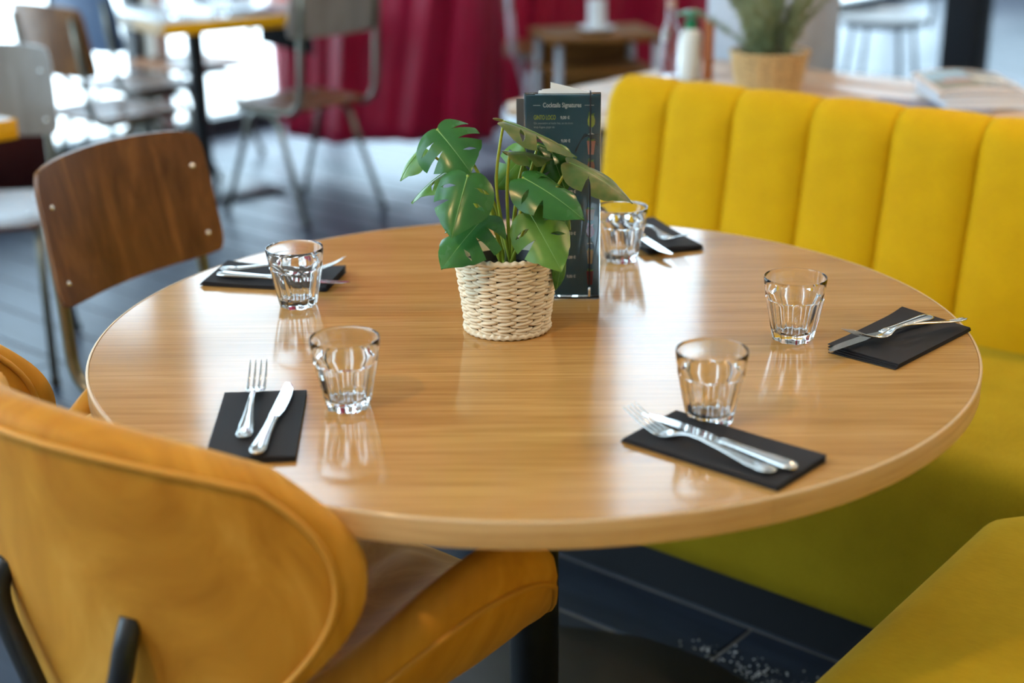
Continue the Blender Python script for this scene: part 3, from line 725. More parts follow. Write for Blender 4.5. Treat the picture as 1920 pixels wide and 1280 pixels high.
# blade: straight back, bellied edge
bm = bmesh.new(); outl = [(-0.0062, 0.104), (0.0058, 0.104), (0.0066, 0.112), (0.0092, 0.125), (0.0100, 0.150), (0.0096, 0.175), (0.0078, 0.195), (0.0044, 0.209), (0.0, 0.216), (-0.0052, 0.219), (-0.0062, 0.214)]
tops = [bm.verts.new((x, y, 0.0046 if x < 0.003 else 0.0040)) for x, y in outl]; bots = [bm.verts.new((x, y, 0.0031 if x < 0.003 else 0.0036)) for x, y in outl]
bm.faces.new(tops); bm.faces.new(bots[::-1])
for i in range(len(outl)): bm.faces.new((tops[i], bots[i], bots[(i+1) % len(outl)], tops[(i+1) % len(outl)]))
kn_b = bmmesh(bm, 'blade'); kn_b.materials.append(M_STEEL)
def lay(t, tip, end, z, roll=0.0, pitch=0.0, L=0.205):
    d = Vector((tip[0]-end[0], tip[1]-end[1], 0)).normalized(); p = Vector((tip[0], tip[1], 0))-d*L
    t.location = (p.x, p.y, z); t.rotation_mode = 'XYZ'
    t.rotation_euler = (pitch, roll, math.atan2(d.y, d.x)-math.pi/2); return t
NZ = TZ+0.0072
def fork(label, tip, end, z=NZ, roll=0.0, pitch=0.0):
    t = tag(empty('fork'), label, 'fork', 'steel forks'); obj('handle', None, None)if False else None
    for nm, me in (('handle', fk_h), ('bead', fk_bead)):
        o = bpy.data.objects.new(nm, me); link(o, t)
    for k in range(4):
        o = bpy.data.objects.new('tine', tine); link(o, t); o.location = ((k-1.5)*0.0068, 0, 0)
    return lay(t, tip, end, z, roll, pitch)
def knife(label, tip, end, z=NZ, roll=0.0, pitch=0.0):
    t = tag(empty('knife'), label, 'knife', 'steel table knives')
    for nm, me in (('handle', kn_h), ('blade', kn_b)):
        o = bpy.data.objects.new(nm, me); link(o, t)
    return lay(t, tip, end, z, roll, pitch, 0.219)
fork('silver fork standing out against the wood, nearest the ochre chair', (-0.344, -0.201), (-0.324, -0.43))
knife('silver knife lying beside the fork nearest the ochre chair', (-0.300, -0.233), (-0.303, -0.447), roll=R(-5))
fork('silver fork with raised tines on the front right napkin', (0.111, -0.36), (0.249, -0.499))
knife('silver knife on the front right napkin, next to the tumbler', (0.128, -0.341), (0.272, -0.493))
fork('silver fork crossing the knife on the far right napkin', (0.412, -0.128), (0.565, -0.046), z=TZ+0.0158, roll=R(14))
knife('silver knife under the fork on the far right napkin', (0.381, -0.146), (0.542, -0.016), z=TZ+0.0112)
fork('silver fork with its tines pointing up behind the left glass', (-0.286, 0.226), (-0.491, 0.262), z=NZ+0.003, pitch=R(2))
knife('silver knife half hidden behind the left glass', (-0.276, 0.182), (-0.490, 0.236), z=NZ+0.001)
fork('silver fork on the napkin by the banquette', (0.255, 0.387), (0.187, 0.502))
knife('silver knife on the napkin by the banquette, its blade glinting', (0.223, 0.326), (0.178, 0.465))

# ------------------------------------------------------------------ woven basket
def basket(parent, r0, r1, h, mat_s, rows=10, per=15):
    """tapered woven basket: core wall, pads of twisted straw laid between stakes, plaited rim and foot"""
    obj('basket_core', lathe('basket_core', [(0.0, 0.002), (r0-0.004, 0.002), (r1-0.004, h), (r1-0.007, h), (r0-0.008, 0.008), (0, 0.008)], 48), M_SHADOWGAP, parent)
    obj('liner', lathe('liner', [(r0*0.5, 0.02), (r1-0.0085, h*0.99), (r1-0.0095, h*0.99), (r0*0.5-0.002, 0.021)], 40), M_LINER, parent)
    V = []; F = []; nx, ny = 8, 6            # one straw pad: unit width, height, bulge; local x across, y outward, z up
    for i in range(nx+1):
        for j in range(ny+1):
            s, q = -1+2*i/nx, -1+2*j/ny
            hgt = 0.5*math.sqrt(max(0, 1-(abs(s)**3.2)*0.75)); z = q*hgt
            y = math.sqrt(max(0, 1-q*q*0.95))*(1-0.9*abs(s)**3.0) + 0.08*math.sin(q*9)*(1-abs(s))
            V.append((s*0.5, y-0.25, z))
    for i in range(nx):
        for j in range(ny): F.append((i*(ny+1)+j, (i+1)*(ny+1)+j, (i+1)*(ny+1)+j+1, i*(ny+1)+j+1))
    pad = pymesh('straw', V, F); pad.materials.append(mat_s)
    dz = (h-0.012)/rows
    for rw in range(rows):
        z = 0.007 + dz*(rw+0.5); r = r0+(r1-r0)*z/h
        for k in range(per):
            for q in (-1, 1):           # two straws cross between each pair of stakes
                an = 2*math.pi*(k+(0.25 if q > 0 else -0.02)+random.uniform(-0.03, 0.03))/per
                o = bpy.data.objects.new('straw', pad); link(o, parent)
                rr = r-0.0030+(0.0006 if q > 0 else -0.0004)
                o.location = (rr*math.cos(an), rr*math.sin(an), z+q*dz*0.23+random.uniform(-0.0004, 0.0004))
                wdt = 2*math.pi*r/per*random.uniform(1.00, 1.08)
                o.scale = (wdt, 0.0058*random.uniform(0.85, 1.15)*h/0.112, dz*random.uniform(0.56, 0.66))
                o.rotation_euler = (0, R(q*7+random.uniform(-4, 4)), an-math.pi/2)
    for z, r, nm, cnt in ((h-0.001, r1-0.002, 'rim', 40), (0.0045, r0-0.001, 'foot', 36)):
        V = []; F = []; seg = 240; cs = 8
        for i in range(seg):
            an = 2*math.pi*i/seg; w1 = math.sin(an*cnt)
            for j in range(cs):
                b = 2*math.pi*j/cs; rr = 0.0042*(1+0.22*math.sin(an*cnt+b*1.0))
                V.append(((r+rr*math.cos(b))*math.cos(an), (r+rr*math.cos(b))*math.sin(an), z+rr*math.sin(b)+0.0008*w1))
        for i in range(seg):
            for j in range(cs): F.append((i*cs+j, ((i+1) % seg)*cs+j, ((i+1) % seg)*cs+(j+1) % cs, i*cs+(j+1) % cs))
        obj(nm, pymesh(nm, V, F), mat_s, parent)

# ------------------------------------------------------------------ potted monstera
PC = Vector((-0.034, 0.003, TZ))
plant = tag(empty('potted_monstera', PC), 'green monstera plant in a pale woven basket on the round table', 'potted plant')
basket(plant, 0.0585, 0.0725, 0.112, M_WICK)
obj('inner_pot', lathe('inner_pot', [(0.0, 0.02), (0.045, 0.02), (0.056, 0.098), (0.054, 0.098), (0.050, 0.085), (0.0, 0.085)], 36), M_POT, plant)
def leaf_mesh(L, W, slits, fold=0.25, droop=0.5, curl=0.4, seed=0):
    """heart-shaped split leaf: x across, y to the tip, z up. slits per side: (v, r_from, r_to, halfwidth)"""
    rnd = random.Random(seed); bm = bmesh.new()
    RHO = [(-90, .31), (-75, .40), (-60, .455), (-30, .475), (0, .465), (30, .47), (55, .505), (75, .59), (90, .70)]
    def margin(v):
        th = -90+180*v
        for (a, ra), (b, rb) in zip(RHO, RHO[1:]):
            if th <= b: k = (th-a)/(b-a); k = k*k*(3-2*k); rho = ra+(rb-ra)*k; break
        else: rho = .70
        return rho*math.cos(R(th))*W/0.93, L*(.30+rho*math.sin(R(th)))
    def pos(side, v, r):
        mx_, my = margin(v); ym = L*v**2.1
        x = side*mx_*r; y = ym + (my-ym)*r**1.15
        z = fold*abs(x)*(1-0.6*r) - curl*(x*x)/(W*0.5) - droop*max(0.0, y)**2/L*0.5 + 0.022*L*math.sin(v*15+side+seed)*r*r
        return Vector((x, y, z))
    M = 7
    for side in (-1, 1):
        sl = [s for s in slits if s[0] == side]; cuts = sorted(s[1] for s in sl)
        rows = sorted(set([round(k/22, 4) for k in range(23)]))
        rows = [v for v in rows if all(abs(v-q_[1]) > q_[4]+0.012 for q_ in sl)]
        seq = [(v, None) for v in rows] + [(c, 'lo') for c in cuts] + [(c+1e-5, 'hi') for c in cuts]; seq.sort(key=lambda q: q[0])
        grid = []
        for v, kind in seq:
            line = []
            for j in range(M+1):
                r = j/M
                vv = v
                if kind:
                    s = [q for q in sl if abs(q[1]-v) < 1e-3][0]; _, c, ra, rb, hw = s
                    op = 0.0
                    if rb >= 1.0:
                        if r > ra: op = hw*min(1.0, ((r-ra)/(1-ra))**0.55)
                    elif ra < r < rb: op = hw*math.sin(math.pi*(r-ra)/(rb-ra))**0.5
                    vv = c + (op if kind == 'hi' else -op)
                line.append(bm.verts.new(pos(side, max(0, min(1, vv)), r)))
            grid.append((kind, line))
        for a in range(len(grid)-1):
            if grid[a][0] == 'lo' and grid[a+1][0] == 'hi': continue
            for j in range(M):
                q = [grid[a][1][j], grid[a+1][1][j], grid[a+1][1][j+1], grid[a][1][j+1]]
                if side < 0: q = q[::-1]
                try: bm.faces.new(q if side > 0 else q)
                except ValueError: pass
    bmesh.ops.remove_doubles(bm, verts=bm.verts, dist=L*0.004)
    bmesh.ops.recalc_face_normals(bm, faces=bm.faces)
    # a little thickness
    r = bmesh.ops.solidify(bm, geom=bm.faces[:], thickness=0.0005)
    me = bpy.data.meshes.new('leaf'); bm.to_mesh(me); bm.free()
    me.polygons.foreach_set('use_smooth', [True]*len(me.polygons)); me.set_sharp_from_angle(angle=R(60))
    return me, pos
def leaf(base, tip, nrm, width, m, slits, fold=0.2, droop=0.5, curl=0.5, seed=0, stem=None, lk=1.0):
    B, T = Vector(base), Vector(tip); y = (T-B).normalized(); L = (T-B).length*1.02*lk
    z = (Vector(nrm)-y*y.dot(Vector(nrm))).normalized(); x = y.cross(z)
    me, pos = leaf_mesh(L, width, slits, fold, droop, curl, seed)
    # droop lowers the tip in the leaf's own frame: tilt the frame so that the tip still lands on T
    tipl = pos(1, 0.999, 0.0); ang = math.atan2(-tipl.z, tipl.y)
    Rm = Matrix((x, y, z)).transposed() @ Matrix.Rotation(ang, 3, 'X')
    o = obj('leaf', me, m, plant); o.matrix_local = Matrix.Translation(B-PC) @ Rm.to_4x4()
    rib = tube('midrib', [pos(1, k/10, 0.0)+Vector((0, 0, 0.0004)) for k in range(11)], [0.0011, 0.0003], 6)
    obj('midrib', rib, M_VEIN, o)
    c = Vector((random.uniform(-0.010, 0.010), random.uniform(-0.008, 0.008), 0.085))
    e = B-PC; mid = c.lerp(e, 0.5)+Vector((0, 0, 0.012)) if stem is None else Vector(stem)-PC
    obj('petiole', tube('petiole', catmull([c, mid, e+(e-mid).normalized()*0.001], 10), [0.0030, 0.0022, 0.0018], 8), M_STEM, plant)
    return o
S1 = [(-1, .40, .42, 1, .046), (-1, .60, .40, 1, .046), (1, .44, .42, .80, .028), (1, .64, .40, 1, .046), (-1, .77, .40, .75, .020)]
S2 = [(-1, .42, .40, .80, .030), (-1, .62, .45, .82, .026), (1, .44, .38, .78, .030), (1, .64, .50, 1, .044)]
S3 = [(-1, .42, .40, 1, .048), (-1, .63, .36, .76, .026), (1, .45, .35, .78, .030), (1, .62, .40, 1, .048)]
S4 = [(-1, .50, .40, .82, .030), (1, .55, .42, 1, .048)]
leaf((-0.124, 0.0, 1.03), (-0.080, -0.04, 0.982), (-0.25, -0.52, 0.82), 0.092, M_LEAF, S1, seed=1, stem=(-0.07, 0.0, 0.97), lk=1.0)
leaf((-0.082, -0.06, 0.980), (-0.102, -0.10, 0.910), (-0.05, -0.72, 0.62), 0.080, M_LEAF, S2, seed=2, droop=0.3, stem=(-0.050, 0.0, 0.93))
leaf((-0.035, 0.0, 1.040), (0.056, 0.03, 0.988), (-0.30, -0.22, 0.92), 0.066, M_LEAF3, S3, seed=3, droop=0.30, stem=(-0.046, 0.0, 0.95), lk=1.05)
leaf((-0.010, -0.03, 0.970), (0.067, -0.07, 0.924), (0.10, -0.50, 0.85), 0.076, M_LEAF, S2, seed=4, droop=0.4, stem=(-0.022, -0.01, 0.92))
leaf((0.054, 0.03, 0.976), (0.131, 0.02, 0.926), (0.20, -0.28, 0.93), 0.070, M_LEAF3, S4, seed=5, droop=0.5, stem=(0.02, 0.02, 0.92), lk=1.05)
leaf((-0.060, -0.04, 0.921), (-0.116, -0.09, 0.864), (-0.20, -0.65, 0.72), 0.084, M_LEAF, S1, seed=6, droop=0.3, stem=(-0.045, -0.02, 0.885))
leaf((0.000, -0.045, 0.924), (0.039, -0.09, 0.860), (0.05, -0.80, 0.58), 0.078, M_LEAF2, S3, seed=7, droop=0.2, stem=(-0.012, -0.02, 0.89))
leaf((0.046, 0.0, 0.918), (0.034, -0.03, 0.818), (0.72, -0.50, 0.25), 0.056, M_LEAF, S4, seed=8, droop=0.3, stem=(0.015, 0.0, 0.91))
leaf((-0.146, 0.03, 0.998), (-0.177, 0.03, 0.956), (-0.60, -0.35, 0.60), 0.046, M_LEAF2, S4, seed=9, droop=0.5, stem=(-0.09, 0.02, 0.95))
leaf((-0.105, 0.04, 0.970), (-0.163, 0.05, 0.920), (-0.35, -0.05, 0.90), 0.060, M_LEAF2, S3, seed=10, droop=0.5, stem=(-0.06, 0.02, 0.93))
leaf((-0.007, 0.05, 0.985), (-0.048, 0.06, 0.935), (0.05, -0.80, 0.55), 0.058, M_LEAF2, S2, seed=11, droop=0.2, stem=(-0.02, 0.03, 0.93))
leaf((-0.028, 0.0, 0.997), (0.029, 0.03, 0.981), (0.0, -0.15, 0.98), 0.050, M_LEAF3, S4, seed=12, droop=0.3, stem=(-0.032, 0.0, 0.94))
leaf((-0.067, 0.06, 0.925), (-0.116, 0.05, 0.876), (-0.1, -0.75, 0.6), 0.062, M_LEAF2, S2, seed=13, droop=0.2, stem=(-0.05, 0.04, 0.89))
leaf((-0.005, 0.02, 0.950), (0.046, 0.0, 0.908), (-0.1, -0.75, 0.6), 0.064, M_LEAF, S4, seed=14, droop=0.3, stem=(-0.015, 0.01, 0.91))
leaf((0.028, 0.05, 0.990), (0.048, 0.04, 0.935), (0.1, -0.88, 0.40), 0.056, M_LEAF, S2, seed=15, droop=0.2, stem=(0.0, 0.03, 0.93))
leaf((0.011, 0.05, 0.998), (0.052, 0.07, 0.970), (0.0, -0.30, 0.92), 0.050, M_LEAF, S4, seed=16, droop=0.4, stem=(-0.01, 0.03, 0.93))
obj('trunk', tube('trunk', catmull([(0.0, 0, 0.082), (0.002, -0.002, 0.11), (-0.004, 0, 0.14)], 6), [0.0060, 0.0045, 0.0025], 10), M_STEMD, plant)

# ------------------------------------------------------------------ menu holder
MH = tag(empty('menu_holder', (0.046, 0.135, TZ), R(-2.0)), 'clear acrylic holder with a tall dark teal cocktail menu behind the plant', 'menu holder')
w2, hh = 0.0545, 0.300
obj('acrylic_front', box('acrylic_front', -w2, w2, -0.0035, -0.0012, 0.003, hh+0.004, 0.0008, 1), M_ACRYL, MH)
obj('acrylic_back', box('acrylic_back', -w2, w2, 0.0062, 0.0085, 0.003, hh+0.004, 0.0008, 1), M_ACRYL, MH)
obj('acrylic_foot', box('acrylic_foot', -w2, w2, -0.0035, 0.045, 0.0, 0.0026, 0.0006, 1), M_ACRYL, MH)
mn = obj('menu_card', box('menu_card', -w2+0.0035, w2-0.002, -0.0004, 0.0010, 0.006, hh), M_TEAL, MH)
obj('menu_sheet', box('menu_sheet', -w2-0.011, w2-0.012, 0.0016, 0.0026, 0.006, hh-0.004), M_GREYPAGE, MH)
# folded white leaflet sticking up behind the card
for k, (pts, y0, y1) in enumerate([([(-0.029, 0.27), (0.040, 0.27), (0.040, hh+0.005), (-0.017, hh+0.019), (-0.017, hh+0.010), (-0.029, hh+0.009)], 0.0030, 0.0042), ([(-0.040, 0.27), (-0.020, 0.27), (-0.020, hh+0.008), (-0.034, hh+0.007)], 0.0046, 0.0056)]):
    bm = bmesh.new(); vs = [bm.verts.new((x, y0, z)) for x, z in pts]; f = bm.faces.new(vs); rr = bmesh.ops.extrude_face_region(bm, geom=[f])
    for v in rr['geom']:
        if isinstance(v, bmesh.types.BMVert): v.co.y = y1
    obj('leaflet', bmmesh(bm, 'leaflet'), M_PAPER, MH)
obj('elastic_band', tube('elastic_band', [(0.0395, -0.0046, 0.012), (0.0395, -0.0046, hh+0.006), (0.0395, 0.0096, hh+0.006), (0.0395, 0.0096, 0.012)], 0.0011, 8), M_ELASTIC, MH)
obj('band_clip', box('band_clip', 0.0378, 0.0412, -0.0062, -0.0035, 0.004, 0.019, 0.0006, 1), M_RIVET, MH)
FONT = None
def text(body, x, z, size, col, parent, align='LEFT', bold=0.0, wid=None, name='lettering', y=-0.00062, sx=1.0, rot=(R(90), 0, 0)):
    cu = bpy.data.curves.new('lettering', 'FONT'); cu.body = body; cu.size = size; cu.align_x = align; cu.offset = bold
    tmp = bpy.data.objects.new('lettering_tmp', cu); COL.objects.link(tmp)
    dg = bpy.context.evaluated_depsgraph_get(); me = bpy.data.meshes.new_from_object(tmp.evaluated_get(dg))
    bpy.data.objects.remove(tmp); bpy.data.curves.remove(cu); me.name = name
    o = obj(name, me, flat('%.2f_%.2f_%.2f' % col, col), parent); o.location = (x, y, z); o.rotation_euler = rot; o.scale = (sx, 1, 1)
    return o
WH = (0.80, 0.84, 0.86); LT = (0.45, 0.55, 0.58)
text('Cocktails Signatures', -0.0005, 0.2838, 0.0092, WH, mn, 'CENTER', 0.00022, sx=0.72)
for x0, x1 in ((-0.041, -0.0310), (0.0310, 0.044)): obj('title_rule', box('title_rule', x0, x1, -0.0008, -0.0004, 0.2862, 0.2867), flat('white', WH), mn)
text('GINTO LOCO', -0.0405, 0.2665, 0.0088, (0.55, 0.62, 0.02), mn, bold=0.00015, sx=0.56)
text('9,00 €', -0.0030, 0.2672, 0.0058, WH, mn, bold=0.0002, sx=0.85)
text('Gin, concombre et basilic frais, jus de citron,', -0.0405, 0.2598, 0.0044, LT, mn, sx=0.70)
text("sirop d'agave, ginger ale", -0.0405, 0.2543, 0.0044, LT, mn, sx=0.70)
text('PANDA', -0.0405, 0.2335, 0.0088, (0.55, 0.05, 0.10), mn, bold=0.00015, sx=0.56)
text('9,00 €', -0.0020, 0.2340, 0.0058, WH, mn, bold=0.0002, sx=0.85)
text('liqueur de fleurs, jus de citron,', -0.0330, 0.2262, 0.0044, LT, mn, sx=0.70)
for z_ in (0.198, 0.160, 0.1285, 0.098, 0.062, 0.033): text('9,00 €', 0.006, z_, 0.0058, WH, mn, bold=0.0002, sx=0.85)
def drink(x, z, w, h, col, top, kind):
    y0, y1 = -0.0009, -0.0004
    def pr(pts, c, nm):
        bm = bmesh.new(); vs = [bm.verts.new((px, y0, pz)) for px, pz in pts]; f = bm.faces.new(vs); r_ = bmesh.ops.extrude_face_region(bm, geom=[f])
        for v in r_['geom']:
            if isinstance(v, bmesh.types.BMVert): v.co.y = y1
        obj(nm, bmmesh(bm, nm), flat('d%.2f%.2f%.2f' % c, c), mn)
    if kind == 'stem':
        pr([(x-w*0.32, z+h), (x-w*0.5, z+h*0.75), (x-w*0.45, z+h*0.5), (x-w*0.2, z+h*0.36), (x+w*0.2, z+h*0.36), (x+w*0.45, z+h*0.5), (x+w*0.5, z+h*0.75), (x+w*0.32, z+h)], col, 'printed_drink')
        pr([(x-w*0.05, z), (x+w*0.05, z), (x+w*0.05, z+h*0.36), (x-w*0.05, z+h*0.36)], LT, 'printed_glass_stem')
        pr([(x-w*0.42, z-h*0.03), (x+w*0.42, z-h*0.03), (x+w*0.1, z+h*0.04), (x-w*0.1, z+h*0.04)], WH, 'printed_glass_foot')
    else:
        pr([(x-w*0.32, z), (x+w*0.32, z), (x+w*0.5, z+h), (x-w*0.5, z+h)], col, 'printed_drink')
    pr([(x-w*0.4, z+h), (x+w*0.3, z+h), (x+w*0.45, z+h*1.13), (x, z+h*1.07), (x-w*0.3, z+h*1.2)], top, 'printed_garnish')
GN = (0.16, 0.30, 0.04)
drink(0.0405, 0.246, 0.0105, 0.026, (0.50, 0.60, 0.08), GN, 'stem')
drink(0.0405, 0.216, 0.0120, 0.020, (0.62, 0.24, 0.17), GN, 'cup')
drink(0.0405, 0.182, 0.0105, 0.024, (0.35, 0.12, 0.05), GN, 'stem')
drink(0.0400, 0.120, 0.0130, 0.016, (0.42, 0.18, 0.09), GN, 'cup')
drink(0.0400, 0.085, 0.0115, 0.026, (0.30, 0.03, 0.10), (0.4, 0.1, 0.2), 'stem')
drink(0.0400, 0.054, 0.0090, 0.020, (0.60, 0.34, 0.08), (0.5, 0.45, 0.05), 'cup')
drink(0.0400, 0.022, 0.0100, 0.021, (0.20, 0.01, 0.03), GN, 'cup')
for k in range(5): obj('line_drawing', tube('line_drawing', catmull([(0.018, -0.0006, 0.222-0.001*k), (0.026+0.001*k, -0.0006, 0.236+0.002*k), (0.036, -0.0006, 0.243), (0.050, -0.0006, 0.245-0.004*k)], 6), 0.00035, 5), M_ELASTIC, mn)

# ------------------------------------------------------------------ long table behind the banquette and what stands on it
LTB = tag(empty('long_table', G(0, 0), TH), 'long pale wooden table behind the yellow banquette', 'table')
for k in range(5):
    obj('plank', box('plank', -1.22, 2.1, 1.36+0.19*k, 1.36+0.19*k+0.1885, 0.712, 0.75, 0.0015, 1), M_WOODTOP, LTB)
for a in (-1.1, 1.98):
    for b in (1.44, 2.23): obj('leg', box('leg', a-0.03, a+0.03, b-0.03, b+0.03, 0.0, 0.712, 0.003, 1), M_FRAME, LTB)
    obj('rail', box('rail', a-0.02, a+0.02, 1.47, 2.20, 0.64, 0.712), M_FRAME, LTB)
# second basket with a herb plant
hp = Vector((0.635, 1.93, 0.7502))
herb = tag(empty('potted_herb', hp), 'feathery grey-green herb in a honey-coloured woven basket behind the banquette', 'potted plant')
basket(herb, 0.084, 0.104, 0.108, M_WICK2, rows=10, per=15)
obj('inner_pot', lathe('inner_pot', [(0.0, 0.03), (0.07, 0.03), (0.084, 0.096), (0.080, 0.096), (0.078, 0.088), (0.0, 0.088)], 32), M_POT, herb)
V = []; F = []; SV = []
rnd = random.Random(11)
for s in range(46):
    an = rnd.random()*6.283; rr = rnd.random()**0.6; lean = rr*0.10+rnd.uniform(-0.02, 0.03)
    h_ = rnd.uniform(0.16, 0.30)*(1-0.15*rr); base = Vector((0.05*rr*math.cos(an), 0.05*rr*math.sin(an), 0.088))
    if s == 0: an, lean, h_ = R(165), 0.17, 0.12
    tipp = base+Vector((lean*math.cos(an), lean*math.sin(an), h_)); ctrl = base.lerp(tipp, 0.5)+Vector((-0.02*math.cos(an), -0.02*math.sin(an), 0.02))
    path = [base*(1-t)**2+ctrl*2*t*(1-t)+tipp*t*t for t in [k/8 for k in range(9)]]
    SV.append(path)
    for k in range(170):
        t = rnd.uniform(0.06, 1.0); i = min(7, int(t*8)); p = path[i].lerp(path[i+1], t*8-i); tg = (path[i+1]-path[i]).normalized()
        d = (tg*0.75+Vector((rnd.gauss(0, 1), rnd.gauss(0, 1), rnd.gauss(0, 0.6))).normalized()*0.8).normalized()
        ln = rnd.uniform(0.018, 0.034)*(1.1-0.5*t); sd = d.cross(Vector((rnd.random(), rnd.random(), rnd.random()))).normalized()*0.0017
        b0 = len(V); V += [p-sd*0.6, p+sd*0.6, p+d*ln*0.5+sd, p+d*ln, p+d*ln*0.5-sd]; F.append((b0, b0+1, b0+2, b0+3, b0+4))
obj('foliage', pymesh('foliage', V, F, False), M_HERB, herb)['kind'] = 'stuff'
for s, path in enumerate(SV[:30]): obj('stem', tube('stem', path, [0.0016, 0.0008], 5), M_STEMD, herb)
# magazines
def book(name, label, loc, rz, w, d, h, cover, arch=0.0, group=None, prints=()):
    t = tag(empty(name, loc, rz), label, 'magazine', group)
    def f(u, v, z0): x = (u-0.5)*w; y = (v-0.5)*d; return Vector((x, y, z0*(1-0.0*u)+arch*math.sin(math.pi*u)*(0.3+0.7*(z0/h if h else 0))))
    def slab(nm, za, zb, m, ins=0.0, parent=t):
        V = []; F = []; nx, ny = 14, 6; n = ny+1; o = (nx+1)*n
        for z_ in (za, zb):
            for i in range(nx+1):
                for j in range(ny+1):
                    p = f(i/nx, j/ny, z_); V.append((p.x*(1-ins), p.y*(1-ins), p.z))
        for i in range(nx):
            for j in range(ny): F.append((i*n+j, i*n+j+1, (i+1)*n+j+1, (i+1)*n+j)); F.append((o+i*n+j, o+(i+1)*n+j, o+(i+1)*n+j+1, o+i*n+j+1))
        rim = [(i, 0) for i in range(nx)] + [(nx, j) for j in range(ny)] + [(i, ny) for i in range(nx, 0, -1)] + [(0, j) for j in range(ny, 0, -1)]
        for k in range(len(rim)):
            a = rim[k]; b = rim[(k+1) % len(rim)]; ia, ib = a[0]*n+a[1], b[0]*n+b[1]; F.append((ia, ib, o+ib, o+ia))
        me = pymesh(nm, V, F); me.set_sharp_from_angle(angle=R(40)); return obj(nm, me, m, parent)
    slab('cover', 0.0, 0.0008, cover); slab('pages', 0.0009, h-0.001, M_PAGES, 0.008)
    cv_ = slab('cover', h-0.0009, h, cover)
    for (u0, u1, v0, v1, c) in prints:
        V = []; F = []; nx = 8
        for i in range(nx+1):
            for v in (v0, v1):
                p = f(u0+(u1-u0)*i/nx, v, h); V.append((p.x, p.y, p.z+0.0004))
        for i in range(nx): F.append((i*2, (i+1)*2, (i+1)*2+1, i*2+1))
        obj('cover_picture', pymesh('cover_picture', V, F), flat('c%.2f%.2f%.2f' % c, c), cv_)
    return t, cv_
M_COVER = mat('pale_cover', (0.70, 0.58, 0.50), rough=0.55, spec=0.25); M_COVER2 = mat('grey_cover', (0.22, 0.21, 0.27), rough=0.5, spec=0.3); M_COVER3 = mat('white_cover', (0.76, 0.79, 0.83), rough=0.55, spec=0.25)
gmag = 'magazines on the long table'
mc = G(-0.28, 2.07)
book('magazine', 'flat grey magazine lying under the stack on the long table', G(-0.30, 1.86, 0.7503), TH+R(8), 0.30, 0.26, 0.005, M_COVER2, 0.0, gmag)
book('magazine', 'lowest thick white magazine of the stack on the long table', Vector((mc.x+0.01, mc.y, 0.7556)), TH+R(40), 0.21, 0.29, 0.020, M_COVER3, 0.0, gmag)
book('magazine', 'middle white magazine of the stack on the long table', Vector((mc.x, mc.y, 0.7759)), TH+R(37), 0.21, 0.29, 0.010, M_COVER3, 0.004, gmag)
_, cvr = book('magazine', 'top magazine of the stack with a picture on its curling cover', Vector((mc.x, mc.y+0.005, 0.7902)), TH+R(38), 0.22, 0.30, 0.006, M_COVER, 0.012, gmag,
     [(0.06, 0.94, 0.05, 0.95, (0.20, 0.17, 0.13)), (0.07, 0.55, 0.50, 0.93, (0.30, 0.48, 0.60)), (0.55, 0.93, 0.42, 0.60, (0.78, 0.74, 0.60)), (0.2, 0.5, 0.40, 0.48, (0.62, 0.22, 0.17)), (0.07, 0.6, 0.08, 0.38, (0.26, 0.24, 0.16))])
text('Gril', 0.02, 0.02, 0.06, (0.78, 0.76, 0.72), cvr, y=-0.12, rot=(0, 0, 0)).location = (0.0, -0.125, 0.0195)
# open leaflet
t_ = tag(empty('booklet', G(-0.44, 1.66, 0.7504), TH), 'small open glossy booklet on the long table behind the backrest', 'booklet')
for s in (-1, 1):
    obj('page', grid_mesh('page', lambda u, v, s=s: Vector((s*u*0.10, (v-0.5)*0.15, 0.001+0.020*math.sin(math.pi*u*0.9)*(1-0.3*u))), 8, 4), M_COVER3 if s < 0 else M_COVER2, t_)
# pump bottle and tan tube
pb = tag(empty('pump_bottle', (0.452, 2.165, 0.7502)), 'white pump bottle with a green head on the long table', 'bottle')
obj('body', lathe('body', [(0.0, 0.0), (0.030, 0.0), (0.0325, 0.006), (0.0325, 0.135), (0.027, 0.155), (0.016, 0.163), (0.015, 0.170), (0, 0.170)], 28), M_BOTTLE, pb)
obj('collar', lathe('collar', [(0.018, 0.163), (0.019, 0.165), (0.019, 0.188), (0.010, 0.192), (0.009, 0.205), (0.0, 0.205)], 24), M_GREENPL, pb)
hd = obj('pump_head', lathe('pump_head', [(0.0, 0.203), (0.022, 0.204), (0.036, 0.208), (0.036, 0.213), (0.022, 0.219), (0, 0.221)], 28), M_GREENPL, pb)
obj('spout', tube('spout', [(0, 0, 0.211), (-0.030, 0, 0.211), (-0.044, 0, 0.204)], [0.006, 0.005, 0.004], 10), M_GREENPL, hd)
pb.scale = (0.95, 0.95, 0.86)
tt = tag(empty('tan_tube', (0.500, 2.150, 0.75)), 'slim tan cylinder standing beside the pump bottle', 'tube')
obj('body', lathe('body', [(0.0, 0.0), (0.0155, 0.0), (0.0155, 0.178), (0.013, 0.181), (0, 0.181)], 24), M_LEATHER, tt)
obj('cap', lathe('cap', [(0.0162, 0.176), (0.0162, 0.186), (0.013, 0.190), (0, 0.190)], 24), M_LEATHER, tt)
tt.scale = (1, 1, 0.86)
gb = tag(empty('glass_bottle', (0.398, 2.20, 0.75)), 'clear glass bottle half hidden behind the pump bottle', 'bottle')
obj('body', lathe('body', [(0.0, 0.0), (0.028, 0.0), (0.030, 0.005), (0.030, 0.120), (0.014, 0.160), (0.013, 0.20), (0.0115, 0.20), (0.0125, 0.16), (0.028, 0.119), (0.028, 0.007), (0, 0.006)], 24), M_GLASS, gb)
